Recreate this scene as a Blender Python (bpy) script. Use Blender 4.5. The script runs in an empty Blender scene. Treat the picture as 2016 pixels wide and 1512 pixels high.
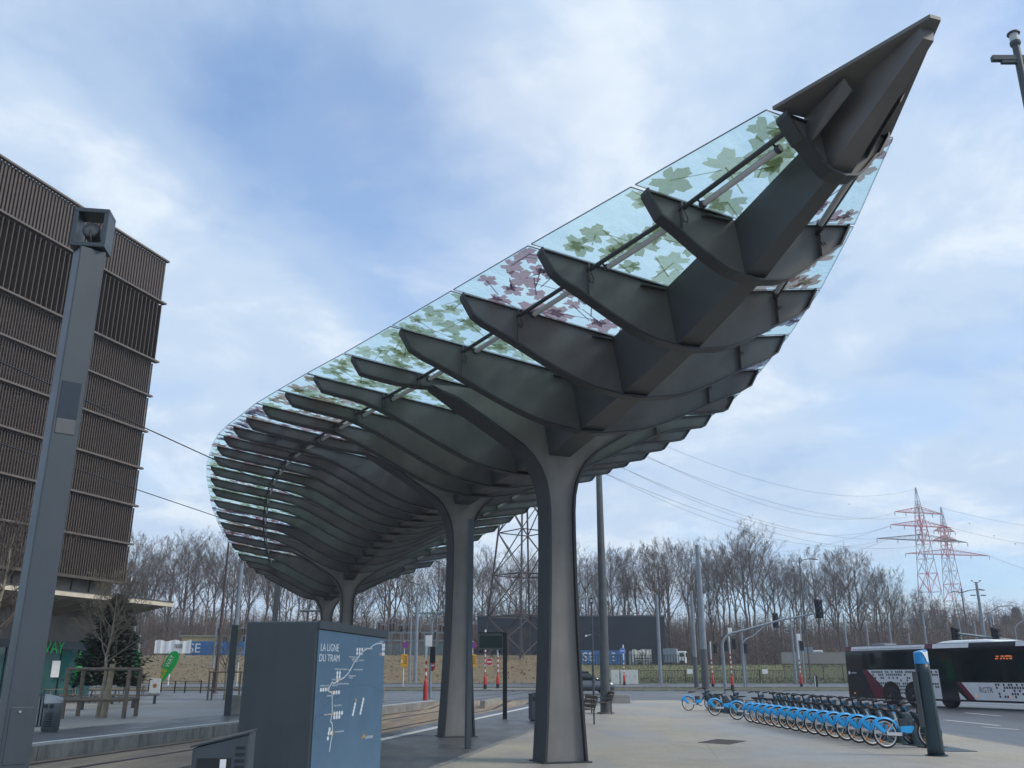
import bpy, bmesh, math, random
from mathutils import Vector, Matrix
R = math.radians
SC = bpy.context.scene
COL = SC.collection
# ---------------------------------------------------------------- camera
PITCH = math.atan(570 / 1780.0)
cam_d = bpy.data.cameras.new('camera')
cam_d.sensor_width = 36.0
cam_d.lens = 36.0 * 1780 / 2016
cam_d.clip_start = 0.1
cam_d.clip_end = 4000
cam = bpy.data.objects.new('camera', cam_d)
cam.location = (0, 0, 1.6)
cam.rotation_euler = (math.pi / 2 + PITCH, 0, 0)
COL.objects.link(cam)
SC.camera = cam
# ---------------------------------------------------------------- light
SUN_EL, SUN_AZ = R(44), R(104)          # azimuth from +Y towards +X
world = bpy.data.worlds.new('World')
SC.world = world
world.use_nodes = True
wn, wl = world.node_tree.nodes, world.node_tree.links
wn.clear()
w_out = wn.new('ShaderNodeOutputWorld')
w_bg = wn.new('ShaderNodeBackground')
w_bg.inputs['Strength'].default_value = 0.1
w_sky = wn.new('ShaderNodeTexSky')
w_sky.sky_type = 'NISHITA'
w_sky.sun_disc = False
w_sky.sun_elevation = SUN_EL
w_sky.sun_rotation = SUN_AZ
w_sky.air_density = 1.0
w_sky.dust_density = 0.6
w_sky.ozone_density = 1.6
w_tc = wn.new('ShaderNodeTexCoord')
w_sep = wn.new('ShaderNodeSeparateXYZ')
wl.new(w_tc.outputs['Generated'], w_sep.inputs[0])
def wmath(op, a, b=None, clamp=False):
    n = wn.new('ShaderNodeMath'); n.operation = op; n.use_clamp = clamp
    for k, s in enumerate((a, b)):
        if s is None: continue
        if isinstance(s, (int, float)): n.inputs[k].default_value = s
        else: wl.new(s, n.inputs[k])
    return n.outputs[0]
# clouds: a layer seen in perspective (direction divided by its height)
zc = wmath('ADD', wmath('MAXIMUM', w_sep.outputs[2], 0.0), 0.24)
cx_ = wmath('DIVIDE', w_sep.outputs[0], zc)
cy_ = wmath('DIVIDE', w_sep.outputs[1], zc)
w_cmb = wn.new('ShaderNodeCombineXYZ')
wl.new(cx_, w_cmb.inputs[0]); wl.new(cy_, w_cmb.inputs[1])
def wnoise(scale, detail, rough, off, dist=0.0):
    mp = wn.new('ShaderNodeMapping'); mp.inputs['Location'].default_value = off
    wl.new(w_cmb.outputs[0], mp.inputs['Vector'])
    n = wn.new('ShaderNodeTexNoise')
    n.inputs['Scale'].default_value = scale; n.inputs['Detail'].default_value = detail
    n.inputs['Roughness'].default_value = rough; n.inputs['Distortion'].default_value = dist
    wl.new(mp.outputs[0], n.inputs['Vector'])
    return n.outputs['Fac']
def wramp(sock, pts):
    r = wn.new('ShaderNodeValToRGB'); wl.new(sock, r.inputs[0])
    r.color_ramp.interpolation = 'EASE'
    while len(r.color_ramp.elements) < len(pts): r.color_ramp.elements.new(0.5)
    for e, (p, c) in zip(r.color_ramp.elements, pts):
        e.position = p; e.color = (c[0], c[1], c[2], 1) if isinstance(c, tuple) else (c, c, c, 1)
    return r.outputs[0]
CL_OFF = (3.1, 1.7, 0)
cover = wnoise(1.05, 9, 0.58, CL_OFF, 0.2)
tone = wnoise(2.4, 10, 0.62, (7.3, 2.2, 0), 0.3)
def patch(u, v, rad, amt):
    """a break in the cloud layer round one direction of the sky"""
    x, y = (u - 1008) / 1780.0, -(v - 756) / 1780.0
    d = Vector((x, math.cos(PITCH) - y * math.sin(PITCH), math.sin(PITCH) + y * math.cos(PITCH))).normalized()
    n = wn.new('ShaderNodeVectorMath'); n.operation = 'DISTANCE'
    wl.new(w_tc.outputs['Generated'], n.inputs[0]); n.inputs[1].default_value = d
    q = wmath('DIVIDE', n.outputs['Value'], rad)
    return wmath('MULTIPLY', wmath('POWER', 2.718, wmath('MULTIPLY', wmath('MULTIPLY', q, q), -1.0)), amt)
fld = cover
for p_ in [(360, 230, .2, -.10), (200, 60, .12, -.10), (650, 480, .15, -.12), (2000, 0, .12, -.12), (800, 200, .2, -.04),
           (120, 330, .13, .15), (330, 560, .1, .12), (1500, 150, .3, .08), (1800, 700, .3, .08), (30, 150, .1, .1), (560, 600, .1, .08), (470, 640, .13, .16), (400, 900, .14, .14), (620, 300, .12, -.06)]:
    fld = wmath('ADD', fld, patch(*p_))
cov = wramp(fld, [(0.29, 0.34), (0.46, 0.68), (0.58, 0.96)])
ctone = wramp(tone, [(0.30, (3.35, 4.5, 6.25)), (0.48, (4.4, 5.4, 6.7)), (0.66, (6.1, 6.75, 7.4))])
w_mix = wn.new('ShaderNodeMix'); w_mix.data_type = 'RGBA'
wl.new(cov, w_mix.inputs['Factor'])
w_gain = wn.new('ShaderNodeMix'); w_gain.data_type = 'RGBA'; w_gain.blend_type = 'MULTIPLY'
w_gain.inputs['Factor'].default_value = 1.0
w_gain.inputs['B'].default_value = (.92, 1.28, 1.58, 1)
wl.new(w_sky.outputs[0], w_gain.inputs['A'])
wl.new(w_gain.outputs['Result'], w_mix.inputs['A'])
wl.new(ctone, w_mix.inputs['B'])
wl.new(w_mix.outputs['Result'], w_bg.inputs['Color'])
wl.new(w_bg.outputs[0], w_out.inputs['Surface'])
sun_d = bpy.data.lights.new('sun', 'SUN')
sun_d.energy = 1.5
sun_d.angle = R(16)
sun_d.color = (1.0, 0.91, 0.78)
sun = bpy.data.objects.new('sun', sun_d)
sd = Vector((math.sin(SUN_AZ) * math.cos(SUN_EL), math.cos(SUN_AZ) * math.cos(SUN_EL), math.sin(SUN_EL)))
sun.rotation_euler = sd.to_track_quat('Z', 'Y').to_euler()
sun.location = (30, 10, 60)
COL.objects.link(sun)
SC.view_settings.view_transform = 'Standard'
SC.view_settings.look = 'None'
SC.view_settings.exposure = 0.5
SC.view_settings.gamma = 1.0
SC.view_settings.use_curve_mapping = False
SC.cycles.use_denoising = True
SC.cycles.max_bounces = 8
SC.cycles.transparent_max_bounces = 24
# ---------------------------------------------------------------- survey helpers
SP, CP = math.sin(PITCH), math.cos(PITCH)
def direction(u, v):
    x, y = (u - 1008) / 1780.0, -(v - 756) / 1780.0
    return Vector((x, CP - y * SP, SP + y * CP))
def ground(u, v, z=0.0):
    r = direction(u, v); t = (z - 1.6) / r.z
    return Vector((r.x * t, r.y * t, z))
def height(v, Y):
    r = direction(1008, v)
    return 1.6 + Y * r.z / r.y
def at(u, Y, z=0.0):
    return Vector(((u - 1008) / 1780.0 * (Y * CP + (z - 1.6) * SP), Y, z))
def smooth(t):
    t = max(0.0, min(1.0, t)); return t * t * (3 - 2 * t)
def terr(x, y):
    if y <= 60: return 0.0
    road = 0.0054 * (min(y, 125) - 60)
    if y <= 126: return road
    left = 0.35 + 4.0 * smooth((y - 127) / 22.0)
    right = 0.35 + 0.5 * smooth((y - 126) / 26.0) + 2.3 * smooth((y - 150) / 24.0)
    k = smooth((x - 5) / 9.0)
    z = left * (1 - k) + right * k
    if y > 192:
        z += 13.0 * smooth((y - 192) / 105.0) * (0.85 + 0.15 * math.sin(x * 0.045 + 1.0))
    return z
# ---------------------------------------------------------------- scene helpers
ORD = ['first', 'second', 'third', 'fourth', 'fifth', 'sixth', 'seventh', 'eighth', 'ninth', 'tenth', 'eleventh', 'twelfth', 'thirteenth',
       'fourteenth', 'fifteenth', 'sixteenth', 'seventeenth', 'eighteenth', 'nineteenth', 'twentieth']
TENS = {2: 'twenty', 3: 'thirty', 4: 'forty', 5: 'fifty'}
TENTH = {2: 'twentieth', 3: 'thirtieth', 4: 'fortieth', 5: 'fiftieth'}
def ordinal(n):
    if n <= 20: return ORD[n - 1]
    t, u = divmod(n, 10)
    return TENTH[t] if u == 0 else TENS[t] + '-' + ORD[u - 1]
def tag(o, label=None, cat=None, group=None, kind=None):
    if label: o['label'] = label
    if cat: o['category'] = cat
    if group: o['group'] = group
    if kind: o['kind'] = kind
    return o
def thing(name, label, cat, loc=(0, 0, 0), rotz=0.0, group=None):
    o = bpy.data.objects.new(name, None); COL.objects.link(o)
    o.empty_display_size = 0.2
    o.location = loc; o.rotation_euler = (0, 0, rotz)
    return tag(o, label, cat, group)
def link(name, me, parent=None):
    o = bpy.data.objects.new(name, me); COL.objects.link(o)
    if parent: o.parent = parent
    return o
def copy_tree(o, parent=None):
    c = o.copy(); COL.objects.link(c); c.parent = parent
    for ch in o.children: copy_tree(ch, c)
    return c
class MB:
    def __init__(s): s.v = []; s.f = []; s.m = []; s.sm = []
    def add(s, vs, fs, mi=0, sm=False):
        b = len(s.v); s.v.extend([tuple(x) for x in vs])
        for f in fs: s.f.append(tuple(b + i for i in f)); s.m.append(mi); s.sm.append(sm)
        return s
    def box(s, c, d, rz=0.0, mi=0, M=None):
        hx, hy, hz = d[0] / 2, d[1] / 2, d[2] / 2
        vs = [Vector((x, y, z)) for z in (-hz, hz) for x, y in ((-hx, -hy), (hx, -hy), (hx, hy), (-hx, hy))]
        mt = Matrix.Rotation(rz, 3, 'Z') if M is None else M
        c = Vector(c)
        return s.add([mt @ v + c for v in vs], [(3, 2, 1, 0), (4, 5, 6, 7), (0, 1, 5, 4), (1, 2, 6, 5), (2, 3, 7, 6), (3, 0, 4, 7)], mi)
    def prism(s, poly, vec, mi=0, side=None, sm=False):
        n = len(poly); vec = Vector(vec)
        a = [Vector(p) for p in poly]; b = [p + vec for p in a]
        s.add(a + b, [tuple(range(n - 1, -1, -1)), tuple(range(n, 2 * n))], mi)
        s.add(a + b, [(i, (i + 1) % n, n + (i + 1) % n, n + i) for i in range(n)], mi if side is None else side, sm)
        return s
    def tube(s, pts, rad, n=8, mi=0, caps=True, sm=True, ph=0.0):
        pts = [Vector(p) for p in pts]
        if isinstance(rad, (int, float)): rad = [rad] * len(pts)
        vs = []; up = None
        for i, p in enumerate(pts):
            t = (pts[min(i + 1, len(pts) - 1)] - pts[max(i - 1, 0)])
            if t.length < 1e-9: t = Vector((0, 0, 1))
            t.normalize()
            if up is None:
                up = Vector((0, 0, 1)) if abs(t.z) < 0.9 else Vector((1, 0, 0))
            a = t.cross(up)
            if a.length < 1e-6: a = t.cross(Vector((0.3, 1, 0.2)))
            a.normalize(); b = a.cross(t); up = b
            for k in range(n):
                q = 2 * math.pi * k / n + ph
                vs.append(p + (a * math.cos(q) + b * math.sin(q)) * rad[i])
        fs = []
        for i in range(len(pts) - 1):
            for k in range(n):
                k2 = (k + 1) % n
                fs.append((i * n + k, i * n + k2, (i + 1) * n + k2, (i + 1) * n + k))
        s.add(vs, fs, mi, sm)
        if caps and n > 2:
            s.add(vs[:n], [tuple(range(n - 1, -1, -1))], mi); s.add(vs[-n:], [tuple(range(n))], mi)
        return s
    def bar(s, p, q, w, h, mi=0, up=(0, 0, 1)):
        p, q = Vector(p), Vector(q); t = (q - p); L = t.length; t.normalize()
        up = Vector(up)
        if abs(t.dot(up)) > 0.98: up = Vector((1, 0, 0))
        a = t.cross(up).normalized(); b = a.cross(t)
        return s.box((p + q) / 2, (L, w, h), mi=mi, M=Matrix((t, a, b)).transposed())
    def lathe(s, prof, c=(0, 0, 0), n=16, mi=0, sm=True, axis=None, caps=True):
        c = Vector(c); M = Matrix.Identity(3) if axis is None else Vector((0, 0, 1)).rotation_difference(Vector(axis)).to_matrix()
        vs = [c + M @ Vector((r * math.cos(2 * math.pi * k / n), r * math.sin(2 * math.pi * k / n), z)) for r, z in prof for k in range(n)]
        fs = [(i * n + k, i * n + (k + 1) % n, (i + 1) * n + (k + 1) % n, (i + 1) * n + k) for i in range(len(prof) - 1) for k in range(n)]
        s.add(vs, fs, mi, sm)
        if caps and prof[0][0] > 1e-6: s.add(vs[:n], [tuple(range(n - 1, -1, -1))], mi)
        if caps and prof[-1][0] > 1e-6: s.add(vs[-n:], [tuple(range(n))], mi)
        return s
    def quad(s, a, b, c, d, mi=0): return s.add([a, b, c, d], [(0, 1, 2, 3)], mi)
    def mesh(s, name, mats):
        me = bpy.data.meshes.new(name); me.from_pydata(s.v, [], s.f)
        if not isinstance(mats, (list, tuple)): mats = [mats]
        for m in mats: me.materials.append(m)
        me.polygons.foreach_set('material_index', s.m)
        me.polygons.foreach_set('use_smooth', s.sm)
        me.update(); return me
    def build(s, name, mats, parent=None, bevel=0.0, loc=None, rotz=None):
        o = link(name, s.mesh(name, mats), parent)
        if loc is not None: o.location = loc
        if rotz is not None: o.rotation_euler = (0, 0, rotz)
        if bevel:
            b = o.modifiers.new('bevel', 'BEVEL'); b.width = bevel; b.segments = 2; b.limit_method = 'ANGLE'; b.angle_limit = R(40)
        return o
def text_mesh(body, size, extrude=0.0, align='LEFT'):
    cu = bpy.data.curves.new('lettering', 'FONT'); cu.body = body; cu.size = size; cu.extrude = extrude
    cu.align_x = align; cu.resolution_u = 3
    ob = bpy.data.objects.new('lettering', cu); COL.objects.link(ob)
    me = bpy.data.meshes.new_from_object(ob.evaluated_get(bpy.context.evaluated_depsgraph_get()))
    bpy.data.objects.remove(ob); bpy.data.curves.remove(cu)
    return me
def add_text(mb, body, size, M, xs=1.0, align='LEFT', mi=0, extrude=0.002):
    """letters into a builder: M maps (x right, y up, z out) of the lettering into place"""
    me = text_mesh(body, size, extrude, align)
    mb.add([M @ Vector((v.co.x * xs, v.co.y, v.co.z)) for v in me.vertices], [tuple(p.vertices) for p in me.polygons], mi)
    bpy.data.meshes.remove(me)
    return mb
def frame(origin, right, up):
    r, u = Vector(right).normalized(), Vector(up).normalized(); n = r.cross(u)
    M = Matrix((r, u, n)).transposed().to_4x4(); M.translation = Vector(origin)
    return M
# ---------------------------------------------------------------- materials
def mat(name, col, rough=0.6, metal=0.0, var=0.12, scale=3.0, bump=0.0, bscale=40.0, rvar=0.0, col2=None, spec=0.5, detail=5):
    m = bpy.data.materials.new(name); m.use_nodes = True
    nt = m.node_tree; N, L = nt.nodes, nt.links
    b = N['Principled BSDF']
    b.inputs['Roughness'].default_value = rough; b.inputs['Metallic'].default_value = metal
    b.inputs['Specular IOR Level'].default_value = spec
    tc = N.new('ShaderNodeTexCoord')
    if var or col2:
        nz = N.new('ShaderNodeTexNoise'); nz.inputs['Scale'].default_value = scale; nz.inputs['Detail'].default_value = detail
        nz.inputs['Roughness'].default_value = 0.6
        L.new(tc.outputs['Object'], nz.inputs['Vector'])
        rp = N.new('ShaderNodeValToRGB'); L.new(nz.outputs['Fac'], rp.inputs[0])
        lo = col2 if col2 else tuple(c * (1 - var) for c in col)
        hi = col if col2 else tuple(min(1, c * (1 + var)) for c in col)
        rp.color_ramp.elements[0].position = 0.33; rp.color_ramp.elements[0].color = (*lo, 1)
        rp.color_ramp.elements[1].position = 0.67; rp.color_ramp.elements[1].color = (*hi, 1)
        L.new(rp.outputs[0], b.inputs['Base Color'])
        if rvar:
            mr = N.new('ShaderNodeMapRange'); L.new(nz.outputs['Fac'], mr.inputs['Value'])
            mr.inputs['From Min'].default_value = 0.3; mr.inputs['From Max'].default_value = 0.7
            mr.inputs['To Min'].default_value = rough - rvar; mr.inputs['To Max'].default_value = rough + rvar
            L.new(mr.outputs[0], b.inputs['Roughness'])
    else:
        b.inputs['Base Color'].default_value = (*col, 1)
    if bump:
        bz = N.new('ShaderNodeTexNoise'); bz.inputs['Scale'].default_value = bscale; bz.inputs['Detail'].default_value = 4
        L.new(tc.outputs['Object'], bz.inputs['Vector'])
        bp = N.new('ShaderNodeBump'); bp.inputs['Strength'].default_value = bump; bp.inputs['Distance'].default_value = 0.02
        L.new(bz.outputs['Fac'], bp.inputs['Height']); L.new(bp.outputs[0], b.inputs['Normal'])
    return m
def weathered(m, amount=.25, sc=(7, 7, .9), base=(.5, .45, .38)):
    """run-off streaks and grime over a material's own colour"""
    N, L = m.node_tree.nodes, m.node_tree.links; b = N['Principled BSDF']
    src = b.inputs['Base Color'].links[0].from_socket
    tc = N.new('ShaderNodeTexCoord'); mp = N.new('ShaderNodeMapping'); mp.inputs['Scale'].default_value = sc
    L.new(tc.outputs['Object'], mp.inputs[0])
    n = N.new('ShaderNodeTexNoise'); n.inputs['Scale'].default_value = 1.0; n.inputs['Detail'].default_value = 7; n.inputs['Roughness'].default_value = .65
    L.new(mp.outputs[0], n.inputs['Vector'])
    rp = N.new('ShaderNodeValToRGB'); L.new(n.outputs['Fac'], rp.inputs[0])
    rp.color_ramp.elements[0].position = .42; rp.color_ramp.elements[0].color = (0, 0, 0, 1)
    rp.color_ramp.elements[1].position = .72; rp.color_ramp.elements[1].color = (amount, amount, amount, 1)
    mx = N.new('ShaderNodeMix'); mx.data_type = 'RGBA'; mx.blend_type = 'MULTIPLY'
    L.new(rp.outputs[0], mx.inputs['Factor']); L.new(src, mx.inputs['A']); mx.inputs['B'].default_value = (*base, 1)
    L.new(mx.outputs['Result'], b.inputs['Base Color'])
    return m
def emission(name, col, strength):
    m = mat(name, col, 0.5, var=0)
    b = m.node_tree.nodes['Principled BSDF']
    b.inputs['Emission Color'].default_value = (*col, 1); b.inputs['Emission Strength'].default_value = strength
    return m
def paving(name, dry, wet, patch_scale, wet_lo, wet_hi, r_dry=0.75, r_wet=0.22, stretch=(1, 1, 1), grain=60.0, speck=0.25):
    """ground that is dry in places and wet in others: wet is darker and shinier"""
    m = bpy.data.materials.new(name); m.use_nodes = True
    N, L = m.node_tree.nodes, m.node_tree.links; b = N['Principled BSDF']
    tc = N.new('ShaderNodeTexCoord'); mp = N.new('ShaderNodeMapping'); mp.inputs['Scale'].default_value = stretch
    mp.inputs['Rotation'].default_value = (0, 0, R(10.2))
    L.new(tc.outputs['Object'], mp.inputs[0])
    n1 = N.new('ShaderNodeTexNoise'); n1.inputs['Scale'].default_value = patch_scale; n1.inputs['Detail'].default_value = 4; n1.inputs['Roughness'].default_value = 0.55
    L.new(mp.outputs[0], n1.inputs['Vector'])
    rp = N.new('ShaderNodeValToRGB'); L.new(n1.outputs['Fac'], rp.inputs[0])
    rp.color_ramp.elements[0].position = wet_lo; rp.color_ramp.elements[1].position = wet_hi
    n2 = N.new('ShaderNodeTexNoise'); n2.inputs['Scale'].default_value = grain; n2.inputs['Detail'].default_value = 3
    L.new(tc.outputs['Object'], n2.inputs['Vector'])
    n3 = N.new('ShaderNodeTexNoise'); n3.inputs['Scale'].default_value = 0.35; n3.inputs['Detail'].default_value = 5
    L.new(tc.outputs['Object'], n3.inputs['Vector'])
    mx = N.new('ShaderNodeMix'); mx.data_type = 'RGBA'; L.new(rp.outputs[0], mx.inputs['Factor'])
    mx.inputs['A'].default_value = (*dry, 1); mx.inputs['B'].default_value = (*wet, 1)
    n4 = N.new('ShaderNodeTexNoise'); n4.inputs['Scale'].default_value = 1.7; n4.inputs['Detail'].default_value = 9; n4.inputs['Roughness'].default_value = .7
    L.new(mp.outputs[0], n4.inputs['Vector'])
    h4 = N.new('ShaderNodeMath'); h4.operation = 'MULTIPLY_ADD'; L.new(n4.outputs['Fac'], h4.inputs[0]); h4.inputs[1].default_value = .9; h4.inputs[2].default_value = -.45
    sm0 = N.new('ShaderNodeMath'); sm0.operation = 'ADD'; L.new(n2.outputs['Fac'], sm0.inputs[0]); L.new(n3.outputs['Fac'], sm0.inputs[1])
    vo = N.new('ShaderNodeTexVoronoi'); vo.feature = 'DISTANCE_TO_EDGE'; vo.inputs['Scale'].default_value = .22; vo.inputs['Randomness'].default_value = 1.0
    wv = N.new('ShaderNodeMix'); wv.data_type = 'RGBA'; wv.inputs['Factor'].default_value = .12
    L.new(tc.outputs['Object'], wv.inputs['A']); L.new(n4.outputs['Color'], wv.inputs['B']); L.new(wv.outputs['Result'], vo.inputs['Vector'])
    ck = N.new('ShaderNodeMapRange'); L.new(vo.outputs['Distance'], ck.inputs['Value']); ck.inputs['From Max'].default_value = .006
    ck.inputs['To Min'].default_value = -.35; ck.inputs['To Max'].default_value = 0.0
    sm1 = N.new('ShaderNodeMath'); sm1.operation = 'ADD'; L.new(sm0.outputs[0], sm1.inputs[0]); L.new(h4.outputs[0], sm1.inputs[1])
    sm_ = N.new('ShaderNodeMath'); sm_.operation = 'ADD'; L.new(sm1.outputs[0], sm_.inputs[0]); L.new(ck.outputs[0], sm_.inputs[1])
    mr = N.new('ShaderNodeMapRange'); L.new(sm_.outputs[0], mr.inputs['Value'])
    mr.inputs['From Min'].default_value = 0.6; mr.inputs['From Max'].default_value = 1.4
    mr.inputs['To Min'].default_value = 1 - speck; mr.inputs['To Max'].default_value = 1 + speck
    mu = N.new('ShaderNodeMix'); mu.data_type = 'RGBA'; mu.blend_type = 'MULTIPLY'; mu.inputs['Factor'].default_value = 1
    L.new(mx.outputs['Result'], mu.inputs['A']); L.new(mr.outputs[0], mu.inputs['B'])
    L.new(mu.outputs['Result'], b.inputs['Base Color'])
    rr = N.new('ShaderNodeMapRange'); L.new(rp.outputs[0], rr.inputs['Value'])
    rr.inputs['To Min'].default_value = r_dry; rr.inputs['To Max'].default_value = r_wet
    L.new(rr.outputs[0], b.inputs['Roughness'])
    bp = N.new('ShaderNodeBump'); bp.inputs['Strength'].default_value = 0.25; bp.inputs['Distance'].default_value = 0.01
    L.new(n2.outputs['Fac'], bp.inputs['Height']); L.new(bp.outputs[0], b.inputs['Normal'])
    return m
def see_through(name, tint, haze, share, gloss=0.06, rough=0.05):
    """thin glass: clear tinted share plus a milky share that passes light on"""
    m = bpy.data.materials.new(name); m.use_nodes = True
    N, L = m.node_tree.nodes, m.node_tree.links; N.clear()
    o = N.new('ShaderNodeOutputMaterial'); t = N.new('ShaderNodeBsdfTransparent'); t.inputs[0].default_value = (*tint, 1)
    k = N.new('ShaderNodeBsdfTranslucent'); k.inputs[0].default_value = (*haze, 1)
    a = N.new('ShaderNodeMixShader'); a.inputs[0].default_value = share
    tc = N.new('ShaderNodeTexCoord'); mp = N.new('ShaderNodeMapping'); mp.inputs['Scale'].default_value = (1.2, 2.6, 1)
    L.new(tc.outputs['Object'], mp.inputs[0])
    nz = N.new('ShaderNodeTexNoise'); nz.inputs['Scale'].default_value = 1.6; nz.inputs['Detail'].default_value = 8; nz.inputs['Roughness'].default_value = .68; nz.inputs['Distortion'].default_value = .6
    L.new(mp.outputs[0], nz.inputs['Vector'])
    mr = N.new('ShaderNodeMapRange'); L.new(nz.outputs['Fac'], mr.inputs['Value'])
    mr.inputs['From Min'].default_value = .3; mr.inputs['From Max'].default_value = .72
    mr.inputs['To Min'].default_value = share * .45; mr.inputs['To Max'].default_value = min(1, share * 1.75)
    L.new(mr.outputs[0], a.inputs[0])
    L.new(t.outputs[0], a.inputs[1]); L.new(k.outputs[0], a.inputs[2])
    g = N.new('ShaderNodeBsdfGlossy'); g.inputs['Roughness'].default_value = rough
    c = N.new('ShaderNodeMixShader'); c.inputs[0].default_value = gloss
    L.new(a.outputs[0], c.inputs[1]); L.new(g.outputs[0], c.inputs[2]); L.new(c.outputs[0], o.inputs[0])
    return m
K = {}
K['steel'] = mat('dark painted steel', (.126, .124, .121), .55, .0, .14, 1.3, .05, 90, .08)
K['flange'] = mat('darker painted steel', (.038, .042, .047), .5, 0, .15, 2.0, 0, 40, .08)
K['column'] = mat('pale grey column plate', (.215, .208, .20), .6, 0, .10, 1.6, .06, 60, .08)
weathered(K['steel'], .22, (2.0, 2.0, .7)); weathered(K['column'], .35, (5, 5, .5), (.62, .56, .5)); weathered(K['flange'], .3, (4, 4, 2))
K['lamp_tube'] = mat('milky lamp tube', (.45, .46, .46), .3, 0, .05)
K['pole'] = mat('slate painted metal', (.05, .064, .079), .45, 0, .08, 1.2, .02, 60, .06)
K['slate'] = mat('dark slate metal', (.056, .066, .073), .5, 0, .10, 1.5, .02, 60, .07)
weathered(K['pole'], .3, (6, 6, .6)); weathered(K['slate'], .3, (5, 5, .6))
K['black'] = mat('black metal', (.012, .014, .018), .45, 0, .2, 3)
K['galv'] = mat('galvanised steel', (.24, .27, .30), .5, .2, .15, 2.5, 0, 40, .1)
K['galv_dark'] = mat('weathered dark steel mast', (.10, .105, .11), .5, .1, .15, 2.5)
K['brown_mast'] = mat('brown painted mast', (.085, .06, .06), .55, 0, .12, 2.5)
K['white'] = mat('white paint', (.75, .76, .76), .5, 0, .06, 4)
K['line'] = mat('worn white road paint', (.62, .62, .60), .6, 0, .2, 9)
K['red'] = mat('red paint', (.50, .035, .03), .5, 0, .1, 4)
K['blue_sign'] = mat('blue sign sheet', (.02, .13, .55), .4, 0, .05)
K['yellow'] = mat('yellow sign sheet', (.75, .36, .01), .5, 0, .06)
K['rubber'] = mat('black rubber', (.018, .018, .02), .75, 0, .2, 8)
K['wood'] = mat('weathered grey wood', (.16, .125, .095), .8, 0, .3, 9, .3, 60)
K['wood_pale'] = mat('pale peeled wood', (.30, .24, .16), .8, 0, .25, 7, .3, 60)
K['concrete'] = mat('concrete', (.31, .29, .255), .85, 0, .18, 2.2, .2, 50)
K['glass_dark'] = mat('dark glass', (.012, .018, .022), .06, 0, .3, .8, spec=.8)
K['chrome'] = mat('brushed steel', (.42, .44, .46), .32, .9, .1, 5)
# ================================================================ ground
TAU, NU, TO = Vector((.177, .984)).normalized(), Vector((.984, -.177)).normalized(), Vector((-3.4, 24.3))
def tr(a, b, z=0.0):
    p = TO + TAU * a + NU * b
    return Vector((p.x, p.y, z))
def terrain_mat():
    m = bpy.data.materials.new('grass slope'); m.use_nodes = True
    N, L = m.node_tree.nodes, m.node_tree.links; b = N['Principled BSDF']; b.inputs['Roughness'].default_value = .9
    tc = N.new('ShaderNodeTexCoord'); sp = N.new('ShaderNodeSeparateXYZ'); L.new(tc.outputs['Object'], sp.inputs[0])
    n = N.new('ShaderNodeTexNoise'); n.inputs['Scale'].default_value = .16; n.inputs['Detail'].default_value = 8; n.inputs['Roughness'].default_value = .65
    L.new(tc.outputs['Object'], n.inputs['Vector'])
    n2 = N.new('ShaderNodeTexNoise'); n2.inputs['Scale'].default_value = 1.6; n2.inputs['Detail'].default_value = 6
    L.new(tc.outputs['Object'], n2.inputs['Vector'])
    dry = N.new('ShaderNodeValToRGB'); L.new(n2.outputs['Fac'], dry.inputs[0])
    dry.color_ramp.elements[0].position = .3; dry.color_ramp.elements[0].color = (.12, .085, .05, 1)
    dry.color_ramp.elements[1].position = .7; dry.color_ramp.elements[1].color = (.215, .165, .085, 1)
    grn = N.new('ShaderNodeValToRGB'); L.new(n2.outputs['Fac'], grn.inputs[0])
    grn.color_ramp.elements[0].position = .3; grn.color_ramp.elements[0].color = (.075, .08, .03, 1)
    grn.color_ramp.elements[1].position = .7; grn.color_ramp.elements[1].color = (.16, .165, .065, 1)
    mr = N.new('ShaderNodeMapRange'); L.new(sp.outputs[0], mr.inputs['Value'])
    mr.inputs['From Min'].default_value = 4; mr.inputs['From Max'].default_value = 22
    ad = N.new('ShaderNodeMath'); ad.operation = 'MULTIPLY_ADD'; L.new(n.outputs['Fac'], ad.inputs[0]); ad.inputs[1].default_value = 1.2
    sb = N.new('ShaderNodeMath'); sb.operation = 'SUBTRACT'; L.new(mr.outputs[0], sb.inputs[0]); sb.inputs[1].default_value = .6
    L.new(sb.outputs[0], ad.inputs[2]); ad.use_clamp = True
    mx = N.new('ShaderNodeMix'); mx.data_type = 'RGBA'; L.new(ad.outputs[0], mx.inputs['Factor'])
    L.new(dry.outputs[0], mx.inputs['A']); L.new(grn.outputs[0], mx.inputs['B'])
    far = N.new('ShaderNodeMapRange'); L.new(sp.outputs[1], far.inputs['Value'])
    far.inputs['From Min'].default_value = 178; far.inputs['From Max'].default_value = 196
    mf = N.new('ShaderNodeMix'); mf.data_type = 'RGBA'; L.new(far.outputs[0], mf.inputs['Factor'])
    lt = N.new('ShaderNodeValToRGB'); L.new(n2.outputs['Fac'], lt.inputs[0])
    lt.color_ramp.elements[0].color = (.06, .045, .037, 1); lt.color_ramp.elements[1].color = (.14, .10, .08, 1)
    L.new(mx.outputs['Result'], mf.inputs['A']); L.new(lt.outputs[0], mf.inputs['B'])
    L.new(mf.outputs['Result'], b.inputs['Base Color'])
    bp = N.new('ShaderNodeBump'); bp.inputs['Strength'].default_value = .2; bp.inputs['Distance'].default_value = .2
    L.new(n2.outputs['Fac'], bp.inputs['Height']); L.new(bp.outputs[0], b.inputs['Normal'])
    return m
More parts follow.
